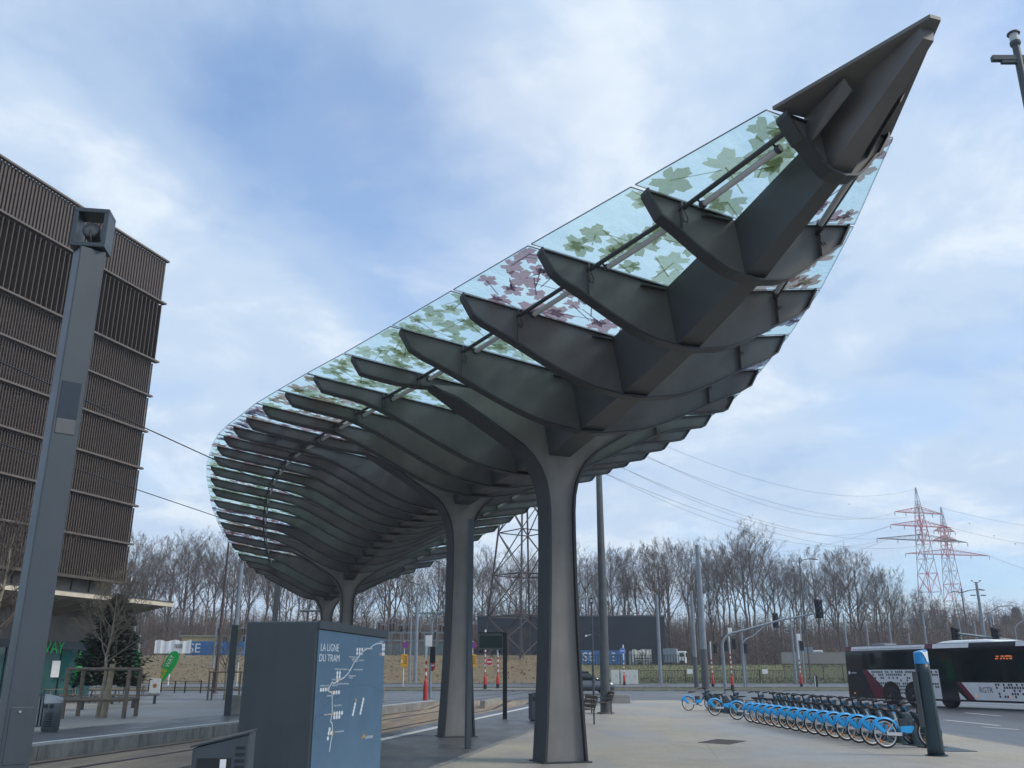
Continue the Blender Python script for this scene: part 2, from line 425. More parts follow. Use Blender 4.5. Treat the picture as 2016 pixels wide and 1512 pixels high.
def grid(xs, ys, zf):
    mb = MB(); nx = len(xs)
    vs = [(x, y, zf(x, y)) for y in ys for x in xs]
    mb.add(vs, [(j * nx + i, j * nx + i + 1, (j + 1) * nx + i + 1, (j + 1) * nx + i) for j in range(len(ys) - 1) for i in range(nx - 1)], 0, True)
    return mb
xs = [-900, -600, -400, -300, -240] + list(range(-200, -8, 8)) + list(range(-8, 24, 2)) + list(range(24, 200, 8)) + [200, 260, 340, 500, 900]
ys = [-120, -60, 0, 40, 59.9, 60, 84, 92, 100, 125, 126] + list(range(127, 152, 2)) + list(range(152, 200, 4)) + list(range(200, 310, 8)) + [340, 420, 600, 1000, 2500]
KT = terrain_mat()

g = grid(xs, ys, lambda x, y: terr(x, y) - (.75 if y < 60 else .06 if y < 126 else 0))
tag(g.build('ground', KT), kind='structure')
K['plaza'] = paving('beige plaza paving', (.36, .325, .262), (.255, .245, .228), .17, .40, .62, .8, .38, (1.6, .6, 1), 14, .2)
K['plaza_left'] = paving('grey plaza paving', (.34, .315, .275), (.225, .22, .22), .10, .38, .66, .75, .36, (1.8, .5, 1), 14, .15)
K['platform'] = paving('dark platform asphalt', (.115, .118, .122), (.078, .082, .09), .5, .36, .66, .6, .30, (2.0, .6, 1), 18, .25)
K['asphalt'] = paving('road asphalt', (.105, .107, .113), (.075, .078, .086), .12, .35, .62, .55, .30, (2.2, .5, 1), 14, .2)
K['bed'] = paving('exposed aggregate track bed', (.31, .235, .165), (.17, .12, .085), .5, .44, .70, .85, .5, (3.2, .16, 1), 26, .35)
K['kerb'] = weathered(mat('worn kerb concrete', (.26, .255, .24), .8, 0, .2, 1.2, .2, 40), .9, (4, 4, 1.2), (.45, .42, .38))
def slab(name, poly, z0, z1, m, label=None):
    return tag(MB().prism([(p[0], p[1], z0) for p in poly], (0, 0, z1 - z0)).build(name, m), kind='structure')
A0, A1 = -66, 35.6
def cut(b, y):  # where line b reaches world Y = y
    a = (y - TO.y - NU.y * b) / TAU.y
    return tr(a, b)
# left platform and the plaza behind it
slab('plaza_left', [tr(A0, -90), tr(A0, -10.9), cut(-10.9, 60), cut(-90, 60)], -.6, 0, K['plaza_left'])
slab('platform_left', [tr(A0, -10.9), tr(A0, -7.95), cut(-7.95, 60), cut(-10.9, 60)], -.6, 0, K['platform'])
slab('platform_line_left', [tr(A0, -7.95), tr(A0, -7.75), cut(-7.75, 60), cut(-7.95, 60)], -.6, .002, K['line'])
edge = bpy.data.objects.new('platform_edge_left', None); COL.objects.link(edge); tag(edge, kind='structure')
for i in range(48):
    a = A0 + i * 2.1
    pl = [tr(a + .012, -7.75), tr(a + .012, -7.2), tr(a + 2.088, -7.2), tr(a + 2.088, -7.75)]
    if pl[2].y > 60: break
    MB().prism([(p.x, p.y, -.6) for p in pl], (0, 0, .6)).build('edge_stone', K['kerb'], edge, .012)
# right platform and plaza
slab('platform_edge_right', [tr(A0, -.8), tr(A0, -.13), cut(-.13, 60), cut(-.8, 60)], -.6, 0, K['platform'])
slab('platform_line_right', [tr(A0, -.13), tr(A0, .13), cut(.13, 60), cut(-.13, 60)], -.6, .002, K['line'])
slab('platform_right', [tr(A0, .13), tr(A0, 3.1), cut(3.1, 60), cut(.13, 60)], -.6, 0, K['platform'])
slab('paving_joint', [tr(A0, 3.1), tr(A0, 3.28), cut(3.28, 60), cut(3.1, 60)], -.6, .003, K['kerb'])
RE = [(10.6, -45), (11.25, 10), (11.68, 22.17), (12.06, 26.9), (12.2, 40), (12.2, 60)]
slab('plaza_right', [tr(A0, 3.28)] + [Vector((x, y, 0)) for x, y in RE] + [cut(3.28, 60)], -.6, 0, K['plaza'])
kb = MB()
for (x0, y0), (x1, y1) in zip(RE[:-1], RE[1:]):
    kb.prism([(x0, y0, -.6), (x0 + .16, y0, -.6), (x1 + .16, y1, -.6), (x1, y1, -.6)], (0, 0, .604))
tag(kb.build('road_kerb', K['kerb']), kind='structure')
slab('road_right', [Vector((x + .16, y, 0)) for x, y in RE] + [Vector((120, 60, 0)), Vector((120, -45, 0))], -.6, -.03, K['asphalt'])
mk = MB()
for (x0, y0), (x1, y1), w in [((19.61, 41.8), (19.57, 38.6), .14), ((15.83, 35.4), (15.89, 31.6), .14), ((15.0, 30.9), (15.34, 29.4), .12), ((14.6, 36.2), (14.7, 34.6), .1),
                              ((19.6, 34), (19.5, 31), .14), ((23.0, 41.5), (23.1, 38), .12), ((16.2, 44.5), (16.3, 42.5), .12), ((15.9, 26), (15.9, 22.4), .14)]:
    mk.prism([(x0, y0, -.026), (x0 + w, y0, -.026), (x1 + w, y1, -.026), (x1, y1, -.026)][::1], (0, 0, .003))
tag(mk.build('road_marking_right', K['line']), kind='stuff')
# track bed, sunk between the platforms, ramping up to the crossing
tb = MB()
st = [A0, -40, -20, -10, 0, 10, 20, 26, 30]
pr = [(tr(a, -7.2), tr(a, -.8), -.33) for a in st] + [(cut(-7.2, 59.98), cut(-.8, 59.98), -.004)]
for (l0, r0, z0), (l1, r1, z1) in zip(pr[:-1], pr[1:]):
    tb.quad((l0.x, l0.y, z0), (r0.x, r0.y, z0), (r1.x, r1.y, z1), (l1.x, l1.y, z1))
tbo = tag(tb.build('track_bed', K['bed']), kind='structure')
K['rail'] = mat('rail steel', (.07, .055, .05), .45, .5, .25, 2)
K['bed_strip'] = mat('dark joint beside rail', (.045, .038, .034), .8, 0, .2, 3)
for b in (-6.75, -5.31, -3.05, -1.61):
    rm = MB()
    for (a0, z0), (a1, z1) in zip([(A0, -.33), (30, -.33), (35.4, -.006)], [(30, -.33), (35.4, -.006), (60, .14)]):
        for o0, o1, dz, mi in ((-.11, -.05, .003, 1), (-.05, .025, .012, 0), (.04, .1, .006, 1)):
            p = [tr(a0, b + o0), tr(a0, b + o1), tr(a1, b + o1), tr(a1, b + o0)]
            rm.quad((p[0].x, p[0].y, z0 + dz), (p[1].x, p[1].y, z0 + dz), (p[2].x, p[2].y, z1 + dz), (p[3].x, p[3].y, z1 + dz), mi)
    rm.build('rail', [K['rail'], K['bed_strip']], tbo)
# roads beyond the square
def strip(name, y0, y1, dz, m, x0=-260, x1=260, kind='structure'):
    n = 14; mb = MB()
    for i in range(n):
        xa, xb = x0 + (x1 - x0) * i / n, x0 + (x1 - x0) * (i + 1) / n
        mb.quad((xa, y0, terr(xa, y0) + dz), (xb, y0, terr(xb, y0) + dz), (xb, y1, terr(xb, y1) + dz), (xa, y1, terr(xa, y1) + dz))
    return tag(mb.build(name, m), kind=kind)
K['verge'] = mat('short winter grass', (.13, .125, .05), .9, 0, .2, 1.4, .5, 6, col2=(.06, .055, .025), detail=8)
strip('cross_road', 60, 84, 0, K['asphalt'])
strip('verge', 84, 97, .0, K['verge'])
strip('far_road', 97, 122, 0, K['asphalt'])
strip('far_verge', 122, 126.2, .005, K['verge'])
for y, nm in ((83.8, 'near_road_kerb'), (97, 'verge_kerb'), (121.8, 'far_road_kerb')):
    mb = MB(); mb.box((0, y, terr(0, y) + .05), (520, .2, .14)); tag(mb.build(nm, K['kerb']), kind='structure')
for k, (x0, x1, y) in enumerate([(-30, -6, 72), (-60, -34, 72), (10, 30, 72), (-30, 0, 66), (4, 16, 109), (-40, -10, 109), (20, 60, 109)]):
    mb = MB(); mb.quad((x0, y, terr(0, y) + .006), (x1, y, terr(0, y) + .006), (x1, y + .3, terr(0, y + .3) + .006), (x0, y + .3, terr(0, y + .3) + .006))
    tag(mb.build('road_line', K['line']), kind='structure')
tmo = tag(MB().prism([(*tr(30.5, -3.6).xy, -.3), (*tr(35.5, -3.6).xy, -.3), (*tr(35.5, -3.9).xy, -.3), (*tr(30.5, -3.9).xy, -.3)], (0, 0, .42)).build('track_divider_kerb', K['concrete']), 'low concrete kerb between the two tram tracks at the crossing', 'kerb')
# traffic island on the crossing
isl = MB(); c = Vector((-1.9, 88, .15))
isl.prism([(c.x + 5.2 * math.cos(t) , c.y + 3.6 * math.sin(t), .13) for t in [i * math.pi / 10 for i in range(20)]], (0, 0, .12))
tag(isl.build('traffic_island', K['kerb']), 'pale kerbed traffic island carrying two red and white signal posts', 'traffic island')
# ================================================================ tram stop canopy
rng = random.Random(7)
NR = 30; STEP = 1.903
WI = [.72, 1.60, 2.41, 3.11, 3.76, 4.36, 4.89, 5.35, 5.76, 6.08, 6.37, 6.61, 6.77, 6.84, 6.92, 6.89, 6.80, 6.68, 6.53, 6.28, 5.99, 5.63, 5.20, 4.70, 4.20, 3.60, 2.98, 2.32, 1.55, .72]
ZT = [7.98, 7.82, 7.71, 7.66, 7.65, 7.69, 7.81, 7.95, 8.12, 8.27, 8.47, 8.64, 8.75, 8.82, 8.85, 8.80, 8.76, 8.63, 8.46, 8.27, 8.02, 7.82, 7.56, 7.42, 7.33, 7.30, 7.33, 7.40, 7.50, 7.62]
DK = [.60, .84, .95, 1.03, 1.08] + [1.12] * 20 + [1.08, 1.03, .95, .84, .60]
SL = .16
K['spine'] = mat('spine beam steel', (.066, .072, .077), .55, 0, .12, 1.2, .04, 60, .08)
canopy = thing('tram_stop_canopy', 'huge leaf-shaped canopy of dark steel ribs and leaf-printed glass over the tram stop', 'canopy', (.92, 18.6, 0), math.atan2(.3167, .9485))
YR = [(i - 5) * STEP for i in range(NR)]
def lerp(L, t):
    i = max(0, min(len(L) - 2, int(math.floor(t)))); return L[i] + (L[i + 1] - L[i]) * (t - i)
def roof(t, w): return lerp(ZT, t) - SL * (lerp(WI, t) - abs(w))
COLS = (5, 9, 20, 24)
V5 = ZT[5] - SL * WI[5]
def col_outline(i):
    dz = ZT[i] - SL * WI[i] - V5
    return [(w, z + dz * smooth((z - 3.8) / 1.4)) for w, z in [(.405, 0), (.36, .7), (.318, 1.5), (.283, 2.4), (.262, 3.3), (.25, 4.2), (.252, 4.75), (.275, 5.08), (.335, 5.36), (.44, 5.62), (.60, 5.86), (.82, 6.07), (1.08, 6.24), (1.42, 6.45), (1.75, 6.66), (2.25, 6.95), (2.75, 7.20)]]
def rib_bottom(i):
    """half profile from the tip inwards: (w, z)"""
    W, zt, D = WI[i], ZT[i], DK[i]
    ch = min(.18, W * .25); hd = min(.36 - .09 * smooth((W - 3.5) / 2.5), D * .55)
    pts = [(W, zt), (W, zt - .045), (W - ch, zt - hd)]
    if i in COLS:
        co = [p for p in col_outline(i) if p[1] > 5.6]
        wj, zj = co[-1]
        for k in range(1, 5):
            t = k / 5.0; w = (W - ch) * (1 - t) + wj * t
            pts.append((w, (zt - hd) * (1 - t) + zj * t - .05 * math.sin(math.pi * t)))
        pts += co[::-1] + [(.3, co[0][1] - .02), (0, co[0][1] - .02)]
        return pts
    a = min(W - .1, 3.7)
    n = 16; w0 = W - ch
    for k in range(1, n + 1):
        w = w0 * (1 - k / n)
        x = w / a
        gq = max(0, min(1, (1.06 - x) / .80))
        gg = .45 * gq + .55 * smooth(gq)
        base = .33 - .07 * smooth((W - 3.5) / 2.5) if W > 2 else .33 * D
        zz = roof(i, w) - (base + (D - base) * gg)
        edge_z = zt - hd - (w0 - w) * SL
        pts.append((w, min(zz, edge_z + .02)))
    pts[-1] = (0, pts[-2][1] - .01)
    return pts
K['stain'] = mat('damp plate', (.23, .21, .20), .5, 0, .12, 6)
KG = see_through('leaf canopy glass', (.80, .905, .93), (.74, .86, .89), .28, .05, .08)
K['glass_edge'] = mat('dark glass edge', (.03, .045, .05), .4, 0, .05)
LEAF = {}
for nm, c in dict(olive=((.56, .57, .43), (.25, .26, .17)), moss=((.68, .69, .56), (.34, .35, .25)), rust=((.60, .45, .40), (.32, .20, .16)), wine=((.58, .40, .42), (.31, .15, .16)), plum=((.38, .33, .39), (.16, .12, .16))).items():
    LEAF[nm] = see_through('leaf print ' + nm, tuple(min(1, x + .05) for x in c[0]), tuple(x * 1.15 for x in c[1]), .34, .02, .3)
for i in range(NR):
    pr = rib_bottom(i); W = WI[i]
    prof = [(-w, z) for w, z in pr] + [(w, z) for w, z in pr[-2::-1]]
    top = [(W, ZT[i]), (0, ZT[i] - SL * W), (-W, ZT[i])]
    y = YR[i]
    # web: triangulated strip between roof line and bottom line
    mb = MB(); T = .016
    n = len(prof)
    for s_ in (-1, 1):
        vs = [(w, y + s_ * T, z) for w, z in prof] + [(w, y + s_ * T, max(z, ZT[i] - SL * (W - min(abs(w), W)))) for w, z in prof]
        fs = [(k, k + 1, n + k + 1, n + k) if s_ < 0 else (n + k, n + k + 1, k + 1, k) for k in range(n - 1)]
        mb.add(vs, fs)
    rib = mb.build('rib', K['steel'], canopy)
    # bottom flange follows the profile
    fl = MB(); hw, th = (.11, .028)
    P = [Vector((w, y, z)) for w, z in prof]
    ring = []
    for k, p in enumerate(P):
        t = (P[min(k + 1, n - 1)] - P[max(k - 1, 0)]).normalized()
        nn = Vector((t.z, 0, -t.x))
        if nn.z > 0 and abs(t.x) > .2: nn = -nn
        if abs(t.x) <= .2: nn = Vector((1 if p.x > 0 else -1, 0, 0))
        ring.append([p + Vector((0, -hw, 0)), p + Vector((0, hw, 0)), p + nn * th + Vector((0, hw, 0)), p + nn * th + Vector((0, -hw, 0))])
    vs = [q for r_ in ring for q in r_]
    fs = [(4 * k + a, 4 * k + (a + 1) % 4, 4 * k + 4 + (a + 1) % 4, 4 * k + 4 + a) for k in range(n - 1) for a in range(4)]
    fs += [(0, 3, 2, 1), (4 * n - 4, 4 * n - 3, 4 * n - 2, 4 * n - 1)]
    fl.add(vs, fs); fl.build('flange', K['flange'], rib)
    for s_ in (-1, 1):
        MB().bar((s_ * W, y, ZT[i] - .008), (s_ * .30, y, ZT[i] - SL * (W - .30) - .008), .12, .016).build('top_flange', K['flange'], rib)
    if 0 < i < NR - 1:
        for s_ in (-1, 1):
            w = .69 * W
            zb = None
            for (w0, z0), (w1, z1) in zip(pr[:-1], pr[1:]):
                if w1 <= w <= w0: zb = z0 + (z1 - z0) * (w0 - w) / max(1e-6, w0 - w1)
            MB().box((s_ * w, y - .055, (zb + roof(i, w)) / 2 - .01), (.02, .075, roof(i, w) - zb - .03)).build('stiffener', K['steel'], rib)
            if i < 12:
                # loose cable end hanging from the lamp
                cp = [(s_ * (w - .02), y - .11, roof(i, w) - .20), (s_ * (w - .05), y - .13, roof(i, w) - .30), (s_ * (w - .02), y - .15, roof(i, w) - .38), (s_ * (w + .03), y - .14, roof(i, w) - .35), (s_ * (w + .01), y - .12, roof(i, w) - .30)]
                MB().tube(cp, .008, 5).build('cable_end', K['black'], rib)
    if i not in COLS and 0 < i < 28:
        mb = MB(); kz = roof(i, .5) - .10
        mb.prism([(-.36, y - .10, kz), (-.36, y - .02, kz), (-.78, y - .02, kz + .02), (-.74, y - .10, kz + .02)], (0, 0, .03)); mb.build('bracket', K['flange'], rib)
# spine beam: one box length per bay
def keel(i):
    W = WI[i]; zt = ZT[i] - SL * W - .02; zb = rib_bottom(i)[-1][1] + .05
    if i in COLS: zb = lerp(ZT, i) - SL * W - 1.10
    k = min(1, .45 + .2 * min(i, NR - 1 - i))
    return [(-.23 * k, YR[i], zb), (.23 * k, YR[i], zb), (.40 * k, YR[i], zt + .05), (-.40 * k, YR[i], zt + .05)]
for i in range(NR - 1):
    a, b = keel(i), keel(i + 1)
    a = [(p[0], p[1] + .018, p[2]) for p in a]; b = [(p[0], p[1] - .018, p[2]) for p in b]
    mb = MB(); mb.add(a + b, [(3, 2, 1, 0), (4, 5, 6, 7)] + [(k, (k + 1) % 4, 4 + (k + 1) % 4, 4 + k) for k in range(4)])
    mb.build('spine_beam', K['spine'], canopy)
# the pointed steel tips
def tip(i, s_):
    y0 = YR[i]; yt = y0 + s_ * .91 * STEP
    z0 = ZT[i] + .045; za = z0 + .17 if i == 0 else z0 + .1
    pl = MB()
    pl.add([(-.86, y0, z0), (.86, y0, z0), (.07, yt, za), (-.07, yt, za), (-.86, y0, z0 + .045), (.86, y0, z0 + .045), (.07, yt, za + .045), (-.07, yt, za + .045), (0, y0, z0 - .03), (0, yt, za - .01)],
           [(0, 8, 9, 3), (8, 1, 2, 9), (4, 5, 6, 7), (1, 0, 4, 5), (0, 3, 7, 4), (2, 1, 5, 6), (3, 2, 6, 7)])
    t = pl.build('tip_plate', K['steel'], canopy)
    zb, zk = rib_bottom(i)[-1][1] + .06, za - .16
    ye = y0 + s_ * .84 * STEP
    b = MB(); b.add([(-.15, y0, zb), (.15, y0, zb), (.24, y0, z0 - .01), (-.24, y0, z0 - .01), (-.07, ye, zk), (.07, ye, zk), (.09, ye, za - .02), (-.09, ye, za - .02)],
                    [(3, 2, 1, 0), (4, 5, 6, 7)] + [(k, (k + 1) % 4, 4 + (k + 1) % 4, 4 + k) for k in range(4)])
    b.build('spine_end', K['steel'], t)
    for w in (-.42, .42):
        gs = MB(); gs.prism([(w, y0, z0 - .01), (w, y0 + s_ * .75, z0 + .02), (w * .8, y0 + s_ * .75, z0 - .12), (w, y0, z0 - .42)], (.016, 0, 0)); gs.build('gusset', K['steel'], t)
tip(0, -1); tip(NR - 1, 1)
# columns
for ci in COLS:
    co = col_outline(ci); y = YR[ci]
    half = co
    tops = [(2.75, roof(ci, 2.75) - .06), (1.4, roof(ci, 1.4) - .06), (0, roof(ci, 0) - .06)]
    n = len(half); body = MB()
    for s_ in (-1, 1):
        # faces between mirrored outline points
        vs = [(w, y + s_ * .235, z) for w, z in half] + [(-w, y + s_ * .235, z) for w, z in half]
        zf = half[-1][1]
        fs = []
        for k in range(n - 1):
            if half[k][1] < 5.94 + 1: pass
            q = (k, k + 1, n + k + 1, n + k)
            fs.append(q if s_ > 0 else q[::-1])
        # above the fork the plate fills up to the roof: cut at the fork shoulder
        body.add(vs, fs)
    sd_ = MB()
    body.add([(s2 * w, y + s1 * .235, z) for s2 in (-1, 1) for w, z in half for s1 in (-1, 1)],
             [(s2 * 2 * n + 2 * k, s2 * 2 * n + 2 * k + 1, s2 * 2 * n + 2 * k + 3, s2 * 2 * n + 2 * k + 2) for s2 in (0, 1) for k in range(n - 1)])
    zc_ = half[-1][1]
    for s_ in (-1, 1):
        vs = [(2.75, y + s_ * .235, zc_), (2.75, y + s_ * .235, tops[0][1]), (0, y + s_ * .235, tops[2][1]), (-2.75, y + s_ * .235, tops[0][1]), (-2.75, y + s_ * .235, zc_)]
        body.add(vs[:3] + [(0, y + s_ * .235, zc_)], [(0, 1, 2, 3)]) if tops[2][1] > zc_ else None
    cobj = body.build('column', K['column'], canopy)
    for s2 in (-1, 1):
        fl = MB(); P = [Vector((s2 * w, y, z)) for w, z in half]; ring = []
        for k, p in enumerate(P):
            t = (P[min(k + 1, n - 1)] - P[max(k - 1, 0)]).normalized()
            nn = Vector((t.z, 0, -t.x)) * s2
            hw = .34 if k < n - 1 else .16
            ring.append([p + Vector((0, -hw, 0)) - nn * .01, p + Vector((0, hw, 0)) - nn * .01, p + nn * .035 + Vector((0, hw, 0)), p + nn * .035 + Vector((0, -hw, 0))])
        vs = [q for r_ in ring for q in r_]
        fl.add(vs, [(4 * k + a, 4 * k + (a + 1) % 4, 4 * k + 4 + (a + 1) % 4, 4 * k + 4 + a) for k in range(n - 1) for a in range(4)] + [(0, 1, 2, 3), (4 * n - 4, 4 * n - 3, 4 * n - 2, 4 * n - 1)])
        fl.build('column_flange', K['flange'], cobj)
    MB().box((0, y, .012), (.98, .80, .024)).build('base_plate', K['flange'], cobj)
    st_ = [(-.13 + .065 * math.cos(a) * (1 if math.sin(a) > 0 else .85), y - .2375, max(.03, .23 + .20 * math.sin(a))) for a in [k * math.pi / 8 for k in range(16)]]
    MB().add(st_, [tuple(range(16))]).build('damp_stain', K['stain'], cobj)
# lamps along the canopy
for i in range(NR - 1):
    for s_ in (-1, 1):
        wa, wb = (.69 * WI[i] if i else .85 * WI[0]), (.69 * WI[i + 1] if i < NR - 2 else .85 * WI[-1])
        p = Vector((s_ * wa, YR[i] + .02, roof(i, wa) - .13)); q = Vector((s_ * wb, YR[i + 1] - .02, roof(i + 1, wb) - .13))
        lt = MB().tube([p, q], .034, 8).build('lamp_rail', K['flange'], canopy)
        o = Vector((-s_ * .10, 0, -.07))
        a, b = p.lerp(q, .14) + o, p.lerp(q, .86) + o
        MB().tube([a, b], .042, 8).build('lamp_tube', K['lamp_tube'], lt)
        for t in (.16, .84):
            c = p.lerp(q, t) + o; d = (q - p).normalized() * .03
            MB().tube([c - d, c + d], .055, 8).bar(c, c - o, .012, .03).build('clamp', K['flange'], lt)
# glass panes with leaf print
def leaf_shape(r, ang):
    """broad five-lobed maple outline with toothed edges"""
    pts = []; n = 46; ph = rng.uniform(-.08, .08); st = rng.uniform(.85, 1.15)
    for k in range(n):
        a = -math.pi + 2 * math.pi * k / n
        lobe = abs(math.cos(2.5 * (a + ph))) ** .8
        l = (.50 + .42 * lobe) * (1.0 - .30 * (abs(a) / math.pi) ** 2) * (1 + (.11 if k % 3 == 0 else -.05 if k % 3 == 1 else 0)) * rng.uniform(.95, 1.05)
        if abs(a) > 2.85: l *= .35 + .4 * (math.pi - abs(a)) / .3
        pts.append((r * l * math.cos(a) * st, r * l * math.sin(a)))
    c, s_ = math.cos(ang), math.sin(ang)
    return [(x * c - y * s_, x * s_ + y * c) for x, y in pts]
def scheme(i, s_):
    if s_ < 0:
        return {0: ('olive', 'moss'), 1: ('moss', 'olive'), 2: ('wine', 'wine'), 3: ('moss', 'olive'), 4: ('olive', 'moss'), 5: ('olive', 'moss'), 6: ('rust', 'moss'), 7: ('rust', 'rust'), 8: ('wine', 'rust'), 9: ('wine', 'plum'), 10: ('wine', 'wine')}.get(i, rng.choice([('rust', 'wine'), ('moss', 'olive'), ('wine', 'plum'), ('wine', 'rust')]))
    return {0: ('wine', 'rust'), 1: ('rust', 'rust'), 2: ('plum', 'plum'), 3: ('plum', 'plum'), 4: ('wine', 'wine')}.get(i, rng.choice([('plum', 'wine'), ('moss', 'olive'), ('rust', 'wine')]))
for i in range(NR - 1):
    for s_ in (-1, 1):
        g_ = .035; wi = .34 * min(1, .5 + .2 * min(i, NR - 2 - i))
        def P(t, w): return Vector((s_ * w, YR[0] + STEP * t, roof(t, min(w, lerp(WI, t) + .3)) + .012))
        t0, t1 = i + g_ / 2, i + 1 - g_ / 2
        oa, ob = lerp(WI, t0) + .19, lerp(WI, t1) + .19
        c = [P(t0, wi), P(t0, oa), P(t1, ob), P(t1, wi)]
        if s_ < 0: c = c[::-1]
        mb = MB(); up = Vector((0, 0, .02))
        mb.add(c + [q + up for q in c], [(3, 2, 1, 0), (4, 5, 6, 7)], 0)
        mb.add(c + [q + up for q in c], [(k, (k + 1) % 4, 4 + (k + 1) % 4, 4 + k) for k in range(4)], 1)
        pane = mb.build('roof_pane', [KG, K['glass_edge']], canopy)
        sc_ = scheme(i, s_)
        lf = MB(); mats = [LEAF[sc_[0]], LEAF[sc_[1]], LEAF['plum' if sc_[0] in ('wine', 'plum') else 'olive']]
        wmax = min(oa, ob)
        area = (wmax - wi) * STEP
        cnt = max(5, int(area * (6.0 if sc_[0] in ('wine', 'rust') else 5.0)))
        placed = []
        for k in range(cnt * 8):
            if len(placed) >= cnt: break
            r_ = rng.uniform(.19, .40)
            best = None
            for q in range(5):
                tt = rng.uniform(.06, .94); w = wi + .12 + (oa * (1 - tt) + ob * tt - wi - .28) * rng.random()
                dd_ = min([((tt - a) * STEP) ** 2 + (w - b) ** 2 for a, b, c_ in placed] or [9])
                if best is None or dd_ > best[0]: best = (dd_, tt, w)
            tt, w = best[1:]
            if any((tt - a) ** 2 * STEP ** 2 + (w - b) ** 2 < (.38 * (r_ + c_)) ** 2 for a, b, c_ in placed): continue
            placed.append((tt, w, r_))
            lvl = -.006 - .0025 * (len(placed) % 4)
            poly = leaf_shape(r_, rng.uniform(0, 6.28))
            vs = []
            for x, yy in poly:
                t = max(t0 + .005, min(t1 - .005, i + tt + yy / STEP)); wmx = oa + (ob - oa) * (t - i) - .01
                vs.append(P(t, max(wi + .01, min(wmx, w + x))) + Vector((0, 0, lvl)))
            cen = P(i + tt, w) + Vector((0, 0, lvl)); nn = len(vs)
            lf.add([cen] + vs, [(0, 1 + q, 1 + (q + 1) % nn) for q in range(nn)], rng.choice((0, 0, 1, 1, 2)))
            if rng.random() < .55:
                d2 = Vector((rng.uniform(-.3, .3) * r_, rng.uniform(-.3, .3) * r_, -.0012))
                lf.add([cen + d2] + [cen + d2 + (q - cen) * rng.uniform(.42, .58) for q in vs], [(0, 1 + q, 1 + (q + 1) % nn) for q in range(nn)], 2)
            # stalk
            a = rng.uniform(0, 6.28); q2 = P(max(t0 + .02, min(t1 - .02, i + tt + .5 * math.sin(a) / STEP)), max(wi + .05, min(wmax - .03, w + .6 * math.cos(a)))) + Vector((0, 0, lvl - .001))
            sd2 = (q2 - cen); 
            if sd2.length > .1:
                px = Vector((-sd2.y, sd2.x, 0)).normalized() * .012
                lf.add([cen - px, cen + px, q2 + px, q2 - px], [(0, 1, 2, 3)], 2)
        tag(lf.build('leaf_print', mats, pane), kind='stuff')
# ================================================================ fin-clad tower with the shop under its slab
rng = random.Random(11)
K['fin'] = mat('bronze metal fin', (.115, .086, .066), .5, .3, .12, 2); K['ledge'] = mat('bronze floor ledge', (.165, .135, .11), .5, .3, .1, 2)
K['fin_back'] = mat('dark facade sheet', (.024, .02, .018), .6, 0, .2, .6)
K['fascia'] = mat('cream slab edge', (.62, .55, .42), .7, 0, .12, 1.2)
K['soffit'] = mat('taupe folded soffit', (.20, .175, .145), .8, 0, .15, .6)
K['shop_glass'] = mat('teal shop glass', (.02, .085, .085), .05, 0, .5, .5, spec=1.0)
K['green'] = mat('green sign plastic', (.015, .42, .08), .45, 0, .05)
K['sun_yellow'] = mat('yellow sign plastic', (.85, .55, .02), .45, 0, .05)
FX = math.atan2(.951, .307)
tower = thing('office_tower', 'tall tower clad in bronze vertical fins with cream slab over the shop', 'building', (-29.4, 70, 0), FX)
ROWS = [35.0, 31.1, 25.95, 23.0, 20.05, 17.05, 14.05, 11.1, 8.15]
MB().box((-11, 8.06, (8.15 + 34.9) / 2), (22, 15.8, 34.9 - 8.15)).build('facade_wall', K['fin_back'], tower)
for k, (zt, zb) in enumerate(zip(ROWS[:-1], ROWS[1:])):
    if k == 1:
        for j in range(47):
            MB().box((-.22 - j * .46, -.12, (zt + zb) / 2 - .12), (.06, .40, zt - zb - .3), mi=0).build('louver', K['fin'], tower)
    else:
        st = .235 if k else .30
        mb = MB()
        for j in range(int(21.8 / st)):
            mb.box((-.1 - j * st, -.02, (zt + zb) / 2 - .1), (.07 if k else .16, .10 if k else .06, zt - zb - .22))
        tag(mb.build('fin_row', K['fin'], tower), kind='stuff')
    MB().box((-10.9, -.22 if k in (1, 2) else -.14, zt - (.04 if k else .10)), (22.0 + (.22 if k in (1, 2) else .06), .46 if k in (1, 2) else .30, .14)).build('ledge', K['ledge'], tower)
MB().box((-10.9, -.14, 8.1), (22.4, .4, .2)).build('ledge', K['fin'], tower)
MB().box((-11, 8.4, 7.35), (21.4, 15, 1.45)).build('neck_wall', K['soffit'], tower)
for j in range(12):
    MB().box((-.9 - j * 1.75, .86, 7.35), (.05, .1, 1.45)).build('neck_rib', K['fin_back'], tower)
sl = MB(); sl.prism([(2.0, -3.0, 6.45), (-26, -3.0, 6.45), (-26, 13, 6.45), (2.0, 13, 6.45)][::-1], (0, 0, .32))
slab_o = sl.build('roof_slab', [K['fascia']], tower)
MB().prism([(2.05, -3.06, 6.775), (-26, -3.06, 6.775), (-26, 13, 6.775), (2.05, 13, 6.775)][::-1], (0, 0, .05)).build('roof_edging', K['slate'], slab_o)
for j in range(14):     # folded plates under the slab
    x = 1.6 - j * 1.9
    MB().add([(x, -2.7, 6.43), (x - 1.9, -2.7, 6.43), (x - .95, -2.5, 6.22), (x, 1.4, 6.43), (x - 1.9, 1.4, 6.43), (x - .95, 1.4, 5.45)],
             [(0, 2, 5, 3), (2, 1, 4, 5), (0, 1, 2), (3, 5, 4)]).build('soffit_fold', K['soffit'], slab_o)
MB().box((-12.2, 6.4, 4.85), (22.6, 10, 2.9)).build('upper_wall', K['soffit'], tower)
MB().box((-11.9, 1.15, 3.5), (22.2, .3, .5)).build('shop_header', K['slate'], tower)
